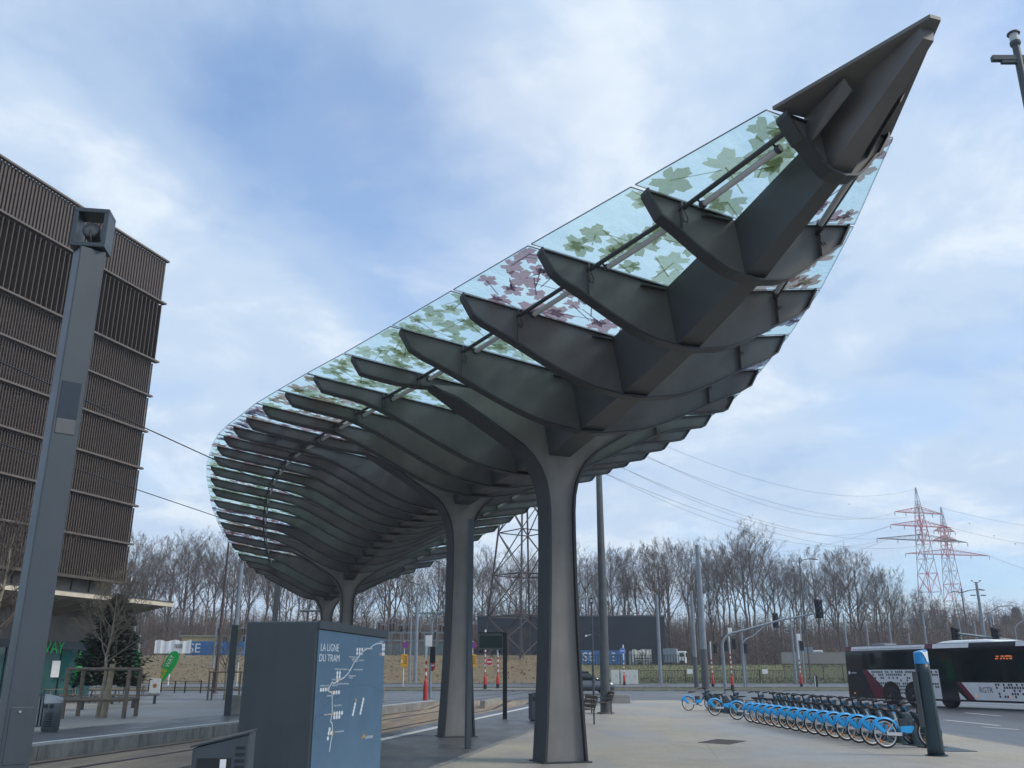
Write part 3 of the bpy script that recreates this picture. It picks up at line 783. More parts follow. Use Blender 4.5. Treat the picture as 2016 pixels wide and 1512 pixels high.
for j in range(13):
    x = -1.6 - j * 1.6
    MB().box((x, 1.24, 1.65), (1.52, .03, 3.2)).build('shop_pane', K['shop_glass'], tower)
    MB().box((x - .8, 1.21, 1.65), (.07, .12, 3.25)).build('shop_mullion', K['black'], tower)
MB().box((-12.2, 6.3, 1.6), (22.2, 9.6, 3.2)).build('shop_interior', K['slate'], tower)
sg = MB()
for ch, x, mi in (('SUB', -8.0, 1), ('WAY', -6.35, 0)):
    add_text(sg, ch, 1.12, frame((x, .98, 2.95), (1, 0, 0), (0, 0, 1)), .86, 'LEFT', mi, .04)
sign = sg.build('shop_sign', [K['green'], K['sun_yellow']]); sign.parent = tower
MB().box((-4.4, 1.18, 1.9), (.75, .05, 1.1)).build('menu_poster', K['white'], tower)
# warm lamp boxes seen above the shop
MB().box((-5.9, 1.38, 4.7), (.9, .06, 1.1)).build('lit_window', emission('lit orange window', (.55, .20, .05), .25), tower)
# ---------------------------------------------------------------- trees of the square
K['bark'] = mat('grey brown bark', (.14, .12, .10), .9, 0, .3, 3, .3, 20)
K['bark_pale'] = mat('pale smooth bark', (.27, .235, .17), .85, 0, .3, 4, .2, 20)
K['twig'] = mat('bare twigs', (.105, .082, .07), .9, 0, .2, 2)
K['twig_pale'] = mat('pale bare twigs', (.19, .155, .115), .9, 0, .2, 2)
def bare_tree(seed, h, r0, first=.32, nprim=13, spread=.55, plen=.34, subs=(7, 5, 4), twig_r=.012, lean=.0):
    rg = random.Random(seed); trunk, crown = MB(), MB()
    pts, rad = [], []
    x = y = 0.0; N_ = 9
    for k in range(N_ + 1):
        t = k / N_
        pts.append(Vector((x, y, h * .93 * t))); rad.append(r0 * (1.25 if k == 0 else 1) * (1 - t) ** .8 + r0 * .07)
        x += rg.uniform(-1, 1) * h * .012 + lean * h * .01; y += rg.uniform(-1, 1) * h * .012
    trunk.tube(pts, rad, 7)
    def tp(t):
        q = t * N_; i = min(N_ - 1, int(q)); return pts[i].lerp(pts[i + 1], q - i), rad[i] + (rad[i + 1] - rad[i]) * (q - i)
    def branch(p, d, L, r, lvl):
        n = 4 if lvl == 0 else 3 if lvl == 1 else 2 if lvl == 2 else 1
        P = [p]; dd = d.copy()
        for k in range(n):
            dd = (dd + Vector((rg.uniform(-1, 1), rg.uniform(-1, 1), rg.uniform(-.3, 1))) * (.16 + .05 * lvl) + Vector((0, 0, .10))).normalized()
            P.append(P[-1] + dd * L / n)
        rr = [max(twig_r * .7, r * (1 - .78 * k / n)) for k in range(n + 1)]
        crown.tube(P, rr, 5 if lvl == 0 else 3, caps=False, sm=lvl < 2)
        if lvl >= len(subs): return
        m = subs[lvl]
        for k in range(m):
            t = .22 + .78 * (k + rg.random()) / m
            q = min(n - 1e-4, t * n); i = int(q); c = P[i].lerp(P[i + 1], q - i)
            ax = (P[i + 1] - P[i]).normalized()
            side = ax.cross(Vector((rg.uniform(-1, 1), rg.uniform(-1, 1), rg.uniform(-1, 1)))).normalized()
            ang = rg.uniform(.45, .95)
            branch(c, (ax * math.cos(ang) + side * math.sin(ang)).normalized(), L * rg.uniform(.34, .58) * (1.15 - .45 * t), rr[min(i, n)] * .55, lvl + 1)
    for k in range(nprim):
        t = first + (.97 - first) * (k + rg.random() * .7) / nprim
        c, rc = tp(t); az = k * 2.4 + rg.uniform(-.5, .5)
        el = rg.uniform(.5, .95) * spread + .12
        d = Vector((math.cos(az) * math.sin(el), math.sin(az) * math.sin(el), math.cos(el)))
        branch(c, d, h * plen * rg.uniform(.75, 1.15) * (1.18 - .75 * (t - first) / (1 - first)), rc * .62, 0)
    return trunk, crown
def plant(tmesh, cmesh, loc, rz, s, label, name='bare_tree', cat='tree', group=None):
    t = thing(name, label, cat, loc, rz, group); t.scale = (s, s, s)
    link('trunk', tmesh, t); link('crown', cmesh, t)
    return t
sp_t, sp_c = bare_tree(5, 5.2, .075, .40, 20, .95, .40, (7, 5, 4), .006)
st_t, st_c = sp_t.mesh('trunk', K['bark_pale']), sp_c.mesh('crown', K['twig_pale'])
plant(st_t, st_c, (-15.75, 36.6, 0), .4, 1.0, 'young bare tree held in a wooden stake frame before the shop', 'young_tree')
plant(st_t, sp_c.mesh('crown', K['twig']), at(-30, 31, 0) , 2.1, 1.3, 'larger bare tree at the left picture edge behind the slate mast', 'young_tree')
plant(st_t, st_c, (-18.4, 61.2, 0), 1.2, .85, 'slim bare sapling in a stake frame beside the dark info pillar', 'young_tree')
def stake_frame(c, s, h, label, thick):
    t = thing('tree_guard', label, 'tree guard', (c[0], c[1], 0), .18)
    for x in (-s, s):
        for y in (-s, s):
            MB().tube([(x, y, 0), (x + rng.uniform(-.03, .03), y, h)], [thick, thick * .9], 8).build('stake', K['wood'], t)
    for z in (h - .06, h * .36):
        for a, b in (((-s, -s), (s, -s)), ((-s, s), (s, s)), ((-s, -s), (-s, s)), ((s, -s), (s, s))):
            MB().tube([(a[0], a[1], z), (b[0], b[1], z)], thick * .72, 7).build('rail', K['wood'], t)
    return t
stake_frame((-15.8, 36.9), 1.08, 1.82, 'square frame of thick wooden stakes round the young tree before the shop', .085)
stake_frame((-18.3, 61.0), .95, 1.75, 'thin wooden stake frame round the sapling beside the dark info pillar', .06)
MB().tube([(-15.45, 36.4, 0), (-15.35, 36.4, 1.95)], [.13, .10], 9).build('tree_stake', K['wood_pale']); tag(bpy.context.scene.objects['tree_stake'], 'thick pale peeled stake leaning in the front stake frame', 'stake')
# evergreen
K['needle'] = mat('dark evergreen needles', (.034, .06, .032), .8, 0, .4, 3, col2=(.012, .025, .016))
ev = thing('evergreen_tree', 'dense dark green conifer standing before the shop front', 'tree', (-24.4, 57.5, 0), 0); ev.scale = (.92, .92, .94)
MB().tube([(0, 0, 0), (0, 0, 6.2)], [.16, .03], 8).build('trunk', K['bark'], ev)
cr = MB(); rg = random.Random(4)
for k in range(7600):
    z = 1.15 + 5.4 * rg.random() ** 1.25; t = (z - 1.15) / 5.4
    rm = 3.0 * (1 - t) ** .62 * (.86 + .14 * math.sin(z * 5.1)) * (1 if z > 1.6 else .8)
    a = rg.uniform(0, 6.283); r_ = rm * math.sqrt(rg.uniform(.05, 1)) * (.85 + .15 * math.sin(a * 5 + z * 2.2))
    c = Vector((r_ * math.cos(a), r_ * math.sin(a), z - .25 * r_ / 2.4 + rg.uniform(-.1, .1)))
    d = Vector((math.cos(a), math.sin(a), rg.uniform(-.35, .5))).normalized() * rg.uniform(.22, .42)
    s2 = Vector((-math.sin(a), math.cos(a), rg.uniform(-.6, .6))) * rg.uniform(.05, .10)
    cr.add([c - s2, c + d * .4 - s2 * 1.3, c + d, c + d * .4 + s2 * 1.3], [(0, 1, 2, 3)])
cr.build('crown', K['needle'], ev)
# ---------------------------------------------------------------- things on the left plaza
K['perf'] = mat('perforated steel bin', (.20, .215, .23), .38, .6, .12, 4)
b = ground(97, 1443); bt = thing('steel_bin', 'round steel litter bin with slanted lid on the left platform', 'litter bin', b)
bm_ = MB(); n = 24
prof = [(.205, 0), (.205, .06), (.235, .07), (.245, .85)]
bm_.lathe(prof, n=n); body = bm_.build('body', K['perf'], bt)
rim = [(.255 * math.cos(2 * math.pi * k / n), .255 * math.sin(2 * math.pi * k / n)) for k in range(n)]
ld = MB(); ld.add([(x, y, .80) for x, y in rim] + [(x, y, .97 - .28 * x) for x, y in rim], [tuple(range(n, 2 * n))] + [(k, (k + 1) % n, n + (k + 1) % n, n + k) for k in range(n)]); ld.build('lid', K['chrome'], bt)
for z in [.18 + .045 * k for k in range(9)]:
    MB().box((.03, -.236 - (z - .07) * .0125, z), (.22, .012, .016)).build('slot', K['black'], body)
for s_ in (-.09, .07): MB().box((s_, -.237, .72), (.11, .02, .10)).build('opening', K['black'], body)
b = ground(76, 1431); bt = thing('slatted_bin', 'slatted metal bin just left of the round steel bin', 'litter bin', b, .3)
for k in range(9): MB().box((-.36 + k * .09, 0, .48), (.045, .05, .92)).build('slat', K['perf'], bt)
MB().box((0, .2, .45), (.74, .3, .86)).build('liner', K['black'], bt); MB().box((0, .15, .95), (.8, .42, .04)).build('rim', K['slate'], bt)
def picnic(loc, rz, label, scale=1.0):
    t = thing('picnic_table', label, 'picnic table', loc, rz, 'picnic tables before the shop')
    for k in range(5): MB().box((0, -.3 + k * .15, .74), (1.9, .135, .04)).build('tabletop_plank', K['wood'], t)
    for s_ in (-1, 1):
        for q in (0, 1): MB().box((0, s_ * (.68 + q * .14), .44), (1.9, .125, .04)).build('seat_plank', K['wood'], t)
        for x in (-.65, .65): MB().bar((x, s_ * .25, .72), (x, s_ * .62, 0), .05, .09).build('leg', K['wood'], t)
    for x in (-.65, .65): MB().box((x + .05, 0, .40), (.04, 1.5, .09)).build('crossbar', K['wood'], t)
    return t
picnic(ground(112, 1384), .9, 'wooden picnic table nearest the slate mast before the shop')
picnic(ground(205, 1384), .7, 'wooden picnic table behind the staked tree before the shop')
picnic(ground(262, 1371), .5, 'wooden picnic table beside the sandwich board at the plaza edge')
def low_bench(loc, rz, L, label):
    t = thing('plaza_bench', label, 'bench', loc, rz)
    for k in range(4): MB().box((0, -.24 + k * .16, .46), (L, .14, .05)).build('seat_plank', K['wood'], t)
    for x in (-L * .42, L * .42):
        for y in (-.2, .2): MB().box((x, y, .21), (.1, .1, .43)).build('leg', K['slate'], t)
low_bench(ground(262, 1386), .25, 2.6, 'long backless plank bench right of the staked tree')
low_bench(ground(232, 1394), .25, 1.6, 'shorter backless plank bench partly behind the staked tree')
low_bench(ground(125, 1398), .25, 1.8, 'backless plank bench behind the round steel bin')
# railing by the road
rp = [ground(u, v) for u, v in ((268, 1363), (292, 1364), (316, 1365), (343, 1366), (363, 1366.5), (394, 1367))]
rt = thing('plaza_railing', 'low black railing along the far edge of the left plaza', 'railing', rp[0])
for p in rp: MB().box((p - rp[0]) + Vector((0, 0, .52)), (.08, .08, 1.04)).build('post', K['black'], rt)
for p, q in zip(rp[:-1], rp[1:]): MB().bar(p - rp[0] + Vector((0, 0, 1.0)), q - rp[0] + Vector((0, 0, 1.0)), .06, .05).build('rail', K['black'], rt)
# feather flags
def feather(loc, h, rz, label, word, lean):
    t = thing('feather_flag', label, 'flag', loc, rz)
    MB().tube([(0, 0, 0), (.02, 0, h * .5), (.12 * lean, 0, h * .85), (.5 * lean, 0, h)], .018, 6).build('flag_pole', K['black'], t)
    MB().lathe([(.22, 0), (.22, .05), (.04, .07)], n=12).build('foot', K['black'], t)
    edge_l = [(.02, .30), (.03, .5), (.10, .7), (.22, .85), (.38, .96), (.56, 1.0)]
    edge_r = [(.12, .28), (.34, .40), (.58, .54), (.78, .70), (.88, .84), (.84, .94), (.72, 1.0)]
    P = [(x * lean * h * .46, -.012, z * h) for x, z in edge_l] + [(x * lean * h * .46, -.012, z * h) for x, z in edge_r[::-1]]
    cl = MB().prism(P, (0, .024, 0)).build('cloth', K['green'], t)
    a = math.atan2(.52, .42 * .46 * 1.25)
    sgt = MB(); d = Vector((math.cos(a), 0, math.sin(a))); u = Vector((-math.sin(a), 0, math.cos(a)))
    add_text(sgt, word[:3], h * .155, frame(Vector((.075 * lean * h * .36 * 1.9, -.016, .36 * h)), d, u), .82, 'LEFT', 1)
    add_text(sgt, word[3:], h * .155, frame(Vector((.075 * lean * h * .36 * 1.9, -.016, .36 * h)) + d * h * .275, d, u), .82, 'LEFT', 0)
    sgt.build('lettering', [K['white'], K['sun_yellow']], cl)
feather(ground(312, 1367), 3.35, .0, 'green feather flag with yellow and white lettering beside the sandwich board', 'SUBWAY', 1)
feather(ground(270, 1372), 3.3, 2.4, 'second green feather flag half hidden behind the conifer', 'SUBWAY', 1)
ab = thing('sandwich_board', 'white sandwich board with a food picture beside the feather flag', 'sign', ground(303, 1368.5), .1)
MB().box((0, 0, .05), (1.15, .5, .1)).build('foot', K['slate'], ab, .02)
MB().box((0, 0, .68), (.82, .06, 1.1)).build('panel', K['white'], ab, .01)
MB().lathe([(0, 0), (.17, .001), (.17, .006)], (0, -.034, .7), 10, axis=(0, -1, 0)).build('food_picture', mat('food print', (.45, .2, .08), .6, 0, .5, 18), ab)
for x in (-.3, .3): MB().box((x, 0, .12), (.06, .06, .1)).build('leg', K['black'], ab)
pz = ground(146, 1377)
ps = thing('closed_parasol', 'closed bright green parasol standing before the shop window', 'parasol', pz)
MB().tube([(0, 0, 0), (0, 0, 2.9)], .025, 6).build('pole', K['chrome'], ps)
MB().lathe([(.02, 2.95), (.14, 2.7), (.22, 1.9), (.30, 1.15), (.24, 1.0), (.05, 1.1)], n=9, sm=False).build('canopy', K['green'], ps)
MB().lathe([(.3, 0), (.3, .08), (.05, .1)], n=12).build('foot', K['concrete'], ps)
# ================================================================ near street furniture
rng = random.Random(21)
# slate mast at the left edge
ms = thing('lighting_mast', 'thick slate mast with a framed floodlight on top at the left edge', 'mast', (-4.68, 9.1, 0), R(42))
MB().box((0, 0, 3.02), (.27, .27, 6.04)).build('shaft', K['pole'], ms, .012)
MB().box((-.01, -.1355, 4.30), (.19, .012, .40)).build('camera_window', K['glass_dark'], ms); MB().box((-.01, -.1365, 4.02), (.19, .012, .16)).build('window_reflection', K['galv_dark'], ms, .006)  # lighter lower plate stands in for the cloud reflected in the window
hatch = MB().box((0, -.1365, 1.05), (.2, .008, .5)).build('service_hatch', K['pole'], ms, .003)
MB().lathe([(.012, 0), (.012, .01)], (-.02, -.1415, 1.26), 8, axis=(0, -1, 0)).build('lock', K['chrome'], hatch)
hd = MB()
for c, d in (((0, 0, 6.085), (.37, .27, .05)), ((0, 0, 6.50), (.37, .27, .05)), ((-.16, 0, 6.29), (.05, .27, .37)), ((.16, 0, 6.29), (.05, .27, .37))): hd.box(c, d)
hdo = hd.build('lamp_frame', K['pole'], ms, .006); hdo.rotation_euler = (0, 0, R(-33))
fd = MB().lathe([(.0, -.02), (.085, -.02), (.095, .0), (.095, .025), (.082, .04), (.082, .14), (.05, .17)], (0, -.06, 6.29), 20, axis=(0, 1, -.25)).build('floodlight', K['galv_dark'], ms); fd.rotation_euler = (0, 0, R(-33))
MB().tube([(0.0, -.09, 6.28), (.02, -.13, 6.2), (.03, -.1, 6.12)], .008, 5).build('cable', K['black'], fd)
# tram line information pillar
K['map'] = mat('blue map print', (.088, .165, .245), .35, 0, .10, 1.5, spec=.5)
K['map_dark'] = mat('darker blue map lines', (.06, .11, .18), .4, 0, .05)
K['print_white'] = mat('white print', (.74, .76, .78), .4, 0, 0)
K['print_orange'] = mat('orange print', (.62, .36, .12), .4, 0, 0)
tm = thing('info_pillar', 'dark grey information pillar with a blue tram line map on its side', 'information sign', (-2.39, 11.5, 0), 0)
C0, C1 = Vector((0, 0)), Vector((.60, 1.72))           # map face runs back to the right
fdir = (C1 - C0).normalized(); fn = Vector((fdir.y, -fdir.x))  # outward
back = Vector((-.89, .05)); far_l = Vector((-.30, 1.95))
H0, H1 = 2.215, 2.165
def fp(s, z, o=0.0): 
    q = C0 + fdir * s + fn * o; return Vector((q.x, q.y, z))
Lm = (C1 - C0).length
bd = MB(); pl = [C0, C1, far_l, back]
bd.add([(p.x, p.y, 0) for p in pl] + [(C0.x, C0.y, H0), (C1.x, C1.y, H1), (far_l.x, far_l.y, H1), (back.x, back.y, H0)], [(3, 2, 1, 0), (4, 5, 6, 7), (0, 1, 5, 4), (1, 2, 6, 5), (2, 3, 7, 6), (3, 0, 4, 7)])
bd.build('body', K['slate'], tm, .02)
cp = MB(); cp.add([fp(.0, H0 - .09, .002), fp(Lm + .03, H1 - .09, .002), fp(Lm + .03, H1 + .012, .002), fp(.0, H0 + .012, .002), fp(0, H0 - .09, .035), fp(Lm + .03, H1 - .09, .035), fp(Lm + .03, H1 + .012, .035), fp(0, H0 + .012, .035)],
                  [(0, 3, 2, 1), (4, 5, 6, 7), (0, 1, 5, 4), (1, 2, 6, 5), (2, 3, 7, 6), (3, 0, 4, 7)]); cp.build('cap_rail', K['slate'], tm, .004)
mp_ = MB().add([fp(.02, .2, .006), fp(Lm - .02, .2, .006), fp(Lm - .02, H1 - .1, .006), fp(.02, H0 - .1, .006), fp(.02, .2, .014), fp(Lm - .02, .2, .014), fp(Lm - .02, H1 - .1, .014), fp(.02, H0 - .1, .014)],
               [(0, 3, 2, 1), (4, 5, 6, 7), (0, 1, 5, 4), (1, 2, 6, 5), (2, 3, 7, 6), (3, 0, 4, 7)]).build('map_panel', K['map'], tm)
def map_xy(u, v):
    """a point of the map sheet (u across 0..1, v up 0..1 over the visible part)"""
    return fp(.02 + u * (Lm - .04), .78 + v * (2.09 - .78), .0155)
def ribbon(mb, pts, w, mi=0):
    P = [Vector((u * (Lm - .04), v * 1.31)) for u, v in pts]
    for k in range(len(P) - 1):
        d = (P[k + 1] - P[k]).normalized(); q = Vector((-d.y, d.x)) * w / 2; e = d * w * .3
        c = [P[k] - e - q, P[k + 1] + e - q, P[k + 1] + e + q, P[k] - e + q]
        mb.quad(*[map_xy(x.x / (Lm - .04), x.y / 1.31) for x in c], mi)
# image points of the map (x 625..750, y 1245..1512) turned to sheet coordinates
def mpx(x, y):
    top = 1243 + (x - 628) * .11; t = (x - 627) / 118.0
    dz = (1512 - y) / (1512 - top)
    u = t / (t + (1 - t) * 1.135)                       # the sheet recedes
    return max(.012, min(.988, u)), max(-.25, dz)
rt_ = MB()
route = [(657, 1530), (659, 1500), (661, 1490), (659, 1465), (656, 1460), (658, 1440), (656, 1395), (654, 1390), (650, 1388), (650, 1380), (655, 1366), (658, 1370), (668, 1362), (676, 1356), (683, 1345), (692, 1320), (703, 1298), (708, 1291), (714, 1286), (718, 1286), (724, 1278), (731, 1273), (738, 1272.5), (742, 1277), (742, 1297)]
ribbon(rt_, [mpx(*p) for p in route], .014)
rt_.build('route_line', K['print_white'], mp_)
rv = MB()
for ln in ([(630, 1400), (655, 1385), (690, 1380), (700, 1377), (722, 1380), (745, 1400)], [(622, 1450), (640, 1425), (650, 1415), (668, 1400)], [(617, 1470), (630, 1445), (655, 1440), (672, 1450)], [(684, 1500), (690, 1380), (700, 1250)], [(610, 1480), (640, 1500)]):
    ribbon(rv, [mpx(*p) for p in ln], .006)
tag(rv.build('map_drawing', K['map_dark'], mp_), kind='stuff')
tx = MB()
def put(s, x, y, size, xs=1.0, mi=0, align='LEFT'):
    u, v = mpx(x, y); add_text(tx, s, size, frame(map_xy(u, v), (fdir.x, fdir.y, 0), (0, 0, 1)), xs, align, mi, .0008)
put('LA LIGNE', 631, 1289, .125, .86); put('DU TRAM', 629.5, 1314.5, .125, .92)
for s, x, y in (('LUXEXPO', 735, 1269.5), ('ALPHONSE WEICKER', 708, 1287), ('NATIONALBIBLIOTHEIK', 682, 1308), ('BIBLIOTHEQUE', 687, 1314), ('NATIONALE', 689, 1319), ('UNIVERSITE', 700, 1317), ('COQUE', 681, 1340), ('EUROPAPARLAMENT', 692, 1340), ('PHILHARMONIE', 683, 1355), ('MUDAM', 684, 1360), ('ROUT BRECK PAFENDALL', 664, 1373), ('FAIENCERIE', 655, 1376), ('THEATER', 654, 1362), ('STAREPLAZ ETOILE', 634, 1375), ('HAMILIUS', 647, 1400), ('PLACE DE METZ', 660, 1425), ('GARE CENTRALE', 644, 1444), ('LYCEE BOUNEVOIE', 664, 1488), ('PFAFFENTHAL KIRCHBERG', 658, 1337)):
    put(s, x, y, .026)
put('LUXTRAM', 718, 1512, .05, .9)
tx.build('lettering', K['print_white'], mp_)
dots = MB(); od = MB()
def dot(mb, x, y, r=.025):
    u, v = mpx(x, y); c = Vector((u * (Lm - .04), v * 1.31)); n = 14
    P = [map_xy((c.x + r * math.cos(6.2832 * k / n)) / (Lm - .04), (c.y + r * math.sin(6.2832 * k / n)) / 1.31) + Vector((fn.x, fn.y, 0)) * .0006 for k in range(n)]
    mb.add(P, [tuple(range(n))])
for x0, y0, nx, ny in ((696, 1288, 3, 2), (663, 1345, 2, 2), (664, 1363, 1, 1), (636, 1383, 4, 1), (659, 1392, 3, 1), (662, 1442, 4, 1), (662, 1451, 3, 1), (655, 1478, 1, 1), (654, 1487, 2, 1), (653, 1499, 1, 1), (741, 1278, 2, 2), (741, 1301, 2, 1), (697, 1424, 1, 1), (696, 1432, 1, 1), (695, 1440, 1, 1), (694, 1448, 1, 1), (711, 1414, 1, 1), (710, 1422, 1, 1), (709, 1430, 1, 1), (708, 1439, 1, 1), (707, 1447, 1, 1)):
    for i in range(nx):
        for j in range(ny): dot(dots, x0 + i * 4.3, y0 + j * 9.5)
for x, y in ((705, 1296), (666, 1363), (650, 1383), (656, 1391), (658, 1443), (661, 1488), (698, 1414), (737, 1301), (716, 1506)): dot(od, x, y, .02)
tag(dots.build('line_symbols', K['print_white'], mp_), kind='stuff'); tag(od.build('stop_symbols', K['print_orange'], mp_), kind='stuff')
lg = MB()
for k in range(5): ribbon(lg, [mpx(711 + k * .6, 1511 - k), mpx(713 + k * 1.0, 1502 - (k % 2) * 3)], .008)
lg.build('tram_logo', K['print_orange'], mp_)
# foreground bin
def litter_bin(loc, rz, s, label, group=None):
    t = thing('litter_bin', label, 'litter bin', loc, rz, group)
    w = .25 * s; z0 = .98 * s; z1 = 1.10 * s
    b = MB(); b.add([(-w, -w, .05), (w, -w, .05), (w, w, .05), (-w, w, .05), (-w, -w, z0), (w, -w, z1), (w, w, z1), (-w, w, z0)], [(3, 2, 1, 0), (4, 5, 6, 7), (0, 1, 5, 4), (1, 2, 6, 5), (2, 3, 7, 6), (3, 0, 4, 7)])
    bo = b.build('body', K['pole'], t, .012)
    MB().add([(-w - .02, -w - .01, z0 + .004), (w + .01, -w - .01, z1 + .004), (w + .01, w + .01, z1 + .004), (-w - .02, w + .01, z0 + .004), (-w - .02, -w - .01, z0 + .02), (w + .01, -w - .01, z1 + .02), (w + .01, w + .01, z1 + .02), (-w - .02, w + .01, z0 + .02)],
             [(3, 2, 1, 0), (4, 5, 6, 7), (0, 1, 5, 4), (1, 2, 6, 5), (2, 3, 7, 6), (3, 0, 4, 7)]).build('lid', K['flange'], t)
    MB().box((-.05 * s, -w, .82 * s), (.30 * s, .012, .15 * s)).build('opening', K['black'], bo)
    MB().box((.03 * s, -w - .007, .83 * s), (.055 * s, .004, .11 * s)).build('ashtray_plate', K['white'], bo)
    for k in range(11): MB().box((.175 * s, -w - .001, (.98 - .055 * k) * s), (.085 * s, .008, .026 * s)).build('slot', K['black'], bo)
    MB().box((0, 0, .025), (.4 * s, .4 * s, .05)).build('foot', K['black'], t)
    return t
litter_bin((-2.66, 9.0, 0), R(9), .98, 'slate litter bin with slotted side in front of the info pillar')
litter_bin((.86, 34.0, 0), R(12), .92, 'dark litter bin half hidden behind the nearest canopy column')
# post in front of second column
p = ground(921, 1474)
pt = thing('slim_post', 'slim slate post standing in front of the second canopy column', 'post', p, R(30))
MB().box((0, 0, 2.57), (.125, .095, 5.14)).build('shaft', K['pole'], pt, .008)
# departure display
p = ground(994, 1416)
ds = thing('departure_display', 'black departure display board on a single post on the platform', 'display', p, R(-2))
MB().box((0, 0, 1.54), (.16, .10, 3.08)).build('post', K['black'], ds, .006)
case = MB().box((-.53, 0, 2.75), (.90, .16, .60)).build('case', K['galv_dark'], ds, .008)
MB().box((-.53, -.085, 2.74), (.86, .012, .44)).build('screen', mat('unlit display screen', (.012, .03, .03), .25, 0, .2, 3), case)
MB().box((-.50, 0, 3.07), (.98, .2, .03)).build('hood', K['black'], case)
# benches
def seat(loc, rz, L, label):
    t = thing('platform_bench', label, 'bench', loc, rz, None)
    for x in (-L / 2, L / 2):
        for y in (-.22, .22): MB().bar((x, y, 0), (x, y, .45 if y < 0 else .44), .045, .045).build('leg', K['slate'], t)
        MB().bar((x, -.24, .63), (x, .24, .63), .05, .035).bar((x, -.22, .44), (x, -.22, .63), .04, .04).build('armrest', K['slate'], t)
        MB().bar((x, .22, .42), (x, .36, .86), .045, .045).build('back_support', K['slate'], t)
    for k in range(4): MB().box((0, -.2 + k * .125, .46), (L, .105, .03)).build('seat_plank', K['wood'], t)
    for k in range(3): MB().bar((-L / 2, .26 + k * .045, .56 + k * .14), (L / 2, .26 + k * .045, .56 + k * .14), .03, .115, up=(0, -.3, 1)).build('back_plank', K['wood'], t)
seat(ground(1184, 1405), R(-80), 1.5, 'wood slatted bench beside the tall dark mast right of the nearest column')
seat(ground(1146, 1424), R(-80), 1.5, 'wood slatted bench close behind the foot of the nearest column')
# cover plate in the plaza
q = [(4.51, 23.6), (5.14, 22.94), (5.84, 24.12), (5.26, 24.85)]
gp = MB().prism([(x, y, -.002) for x, y in q], (0, 0, .007)).build('cover_plate', mat('rusty brown cover plate', (.065, .05, .045), .7, .3, .3, 6, .5, 90)); tag(gp, 'rusty brown square cover plate set in the beige plaza', 'cover plate')
# tram wires
for b, lab in ((-2.5, 'tram overhead wire above the near track'), (-6.2, 'tram overhead wire above the far track')):
    w = MB().tube([tr(a, b, 6.2) for a in (-40, -20, 0, 20, 40, 70, 110)], .012, 5).build('tram_overhead_wire', K['black']); tag(w, lab, 'wire')
# tall lamp mast beyond the right edge
lm = thing('plaza_lamp_mast', 'tall slim lamp mast with cross arm at the upper right corner', 'lamp', (9.97, 15.0, 0), 0)
MB().tube([(0, 0, 0), (0, 0, 12.9), (0, 0, 13.42)], [.13, .075, .07], 10).build('shaft', K['pole'], lm)
MB().box((0, 0, 13.13), (1.05, .10, .11)).box((-.1, 0, 13.05), (.5, .08, .07)).build('cross_arm', K['pole'], lm, .006)
MB().lathe([(.075, 13.42), (.1, 13.46), (.1, 13.52)], n=14).build('lamp_socket', K['pole'], lm)
MB().lathe([(.085, 13.52), (.085, 13.70)], n=14).build('lamp_glass', K['lamp_tube'], lm)
MB().lathe([(.12, 13.70), (.12, 13.73), (.02, 13.75)], n=14).build('lamp_cap', K['pole'], lm)
# ================================================================ rental bikes, docks, terminal, bus
rng = random.Random(31)
K['bike_blue'] = mat('sky blue bike plastic', (.015, .33, .72), .38, 0, .06, 4)
K['bike_grey'] = mat('light grey bike frame', (.50, .52, .54), .4, .2, .06, 4)
K['bike_dark'] = mat('dark navy bike plastic', (.03, .038, .05), .7, 0, .2, 5)
K['rim'] = mat('pale wheel rim', (.74, .74, .72), .4, .3, .06, 5)
K['reflector'] = mat('orange reflector', (.70, .22, .02), .35, 0, .1, 6)
K['dock'] = mat('dark teal dock', (.014, .036, .048), .42, 0, .15, 2, .03, 40)
def wheel(t, x, r, name):
    w = MB(); n = 28
    w_ = link(name, MB().lathe([(.035, -.05), (.035, .05)], (x, 0, r), 10, axis=(0, 1, 0)).mesh(name, K['bike_grey']), t)
    def ring(r0, rad, k, m, nm):
        b = MB(); vs = []
        for i in range(n):
            a = 2 * math.pi * i / n
            for j in range(k):
                q = 2 * math.pi * j / k
                rr = r0 + rad * math.cos(q)
                vs.append((x + rr * math.cos(a), rad * math.sin(q), r + rr * math.sin(a)))
        b.add(vs, [(i * k + j, i * k + (j + 1) % k, ((i + 1) % n) * k + (j + 1) % k, ((i + 1) % n) * k + j) for i in range(n) for j in range(k)], 0, True)
        return b.build(nm, m, w_)
    ring(r - .02, .02, 6, K['rubber'], 'tyre'); ring(r - .050, .017, 4, K['rim'], 'rim')
    sp_ = MB()
    for i in range(14):
        a = 2 * math.pi * i / 14
        sp_.tube([(x + .03 * math.cos(a + .5), .03 * (-1) ** i, r + .03 * math.sin(a + .5)), (x + (r - .05) * math.cos(a), 0, r + (r - .05) * math.sin(a))], .0035, 3, caps=False)
    tag(sp_.build('spokes', K['bike_grey'], w_), kind='stuff')
    for a in (.9, 4.0): MB().box((x + .2 * math.cos(a), 0, r + .2 * math.sin(a)), (.09, .02, .035), mi=0, M=Matrix.Rotation(-(a + 1.57), 3, 'Y')).build('reflector', K['reflector'], w_)
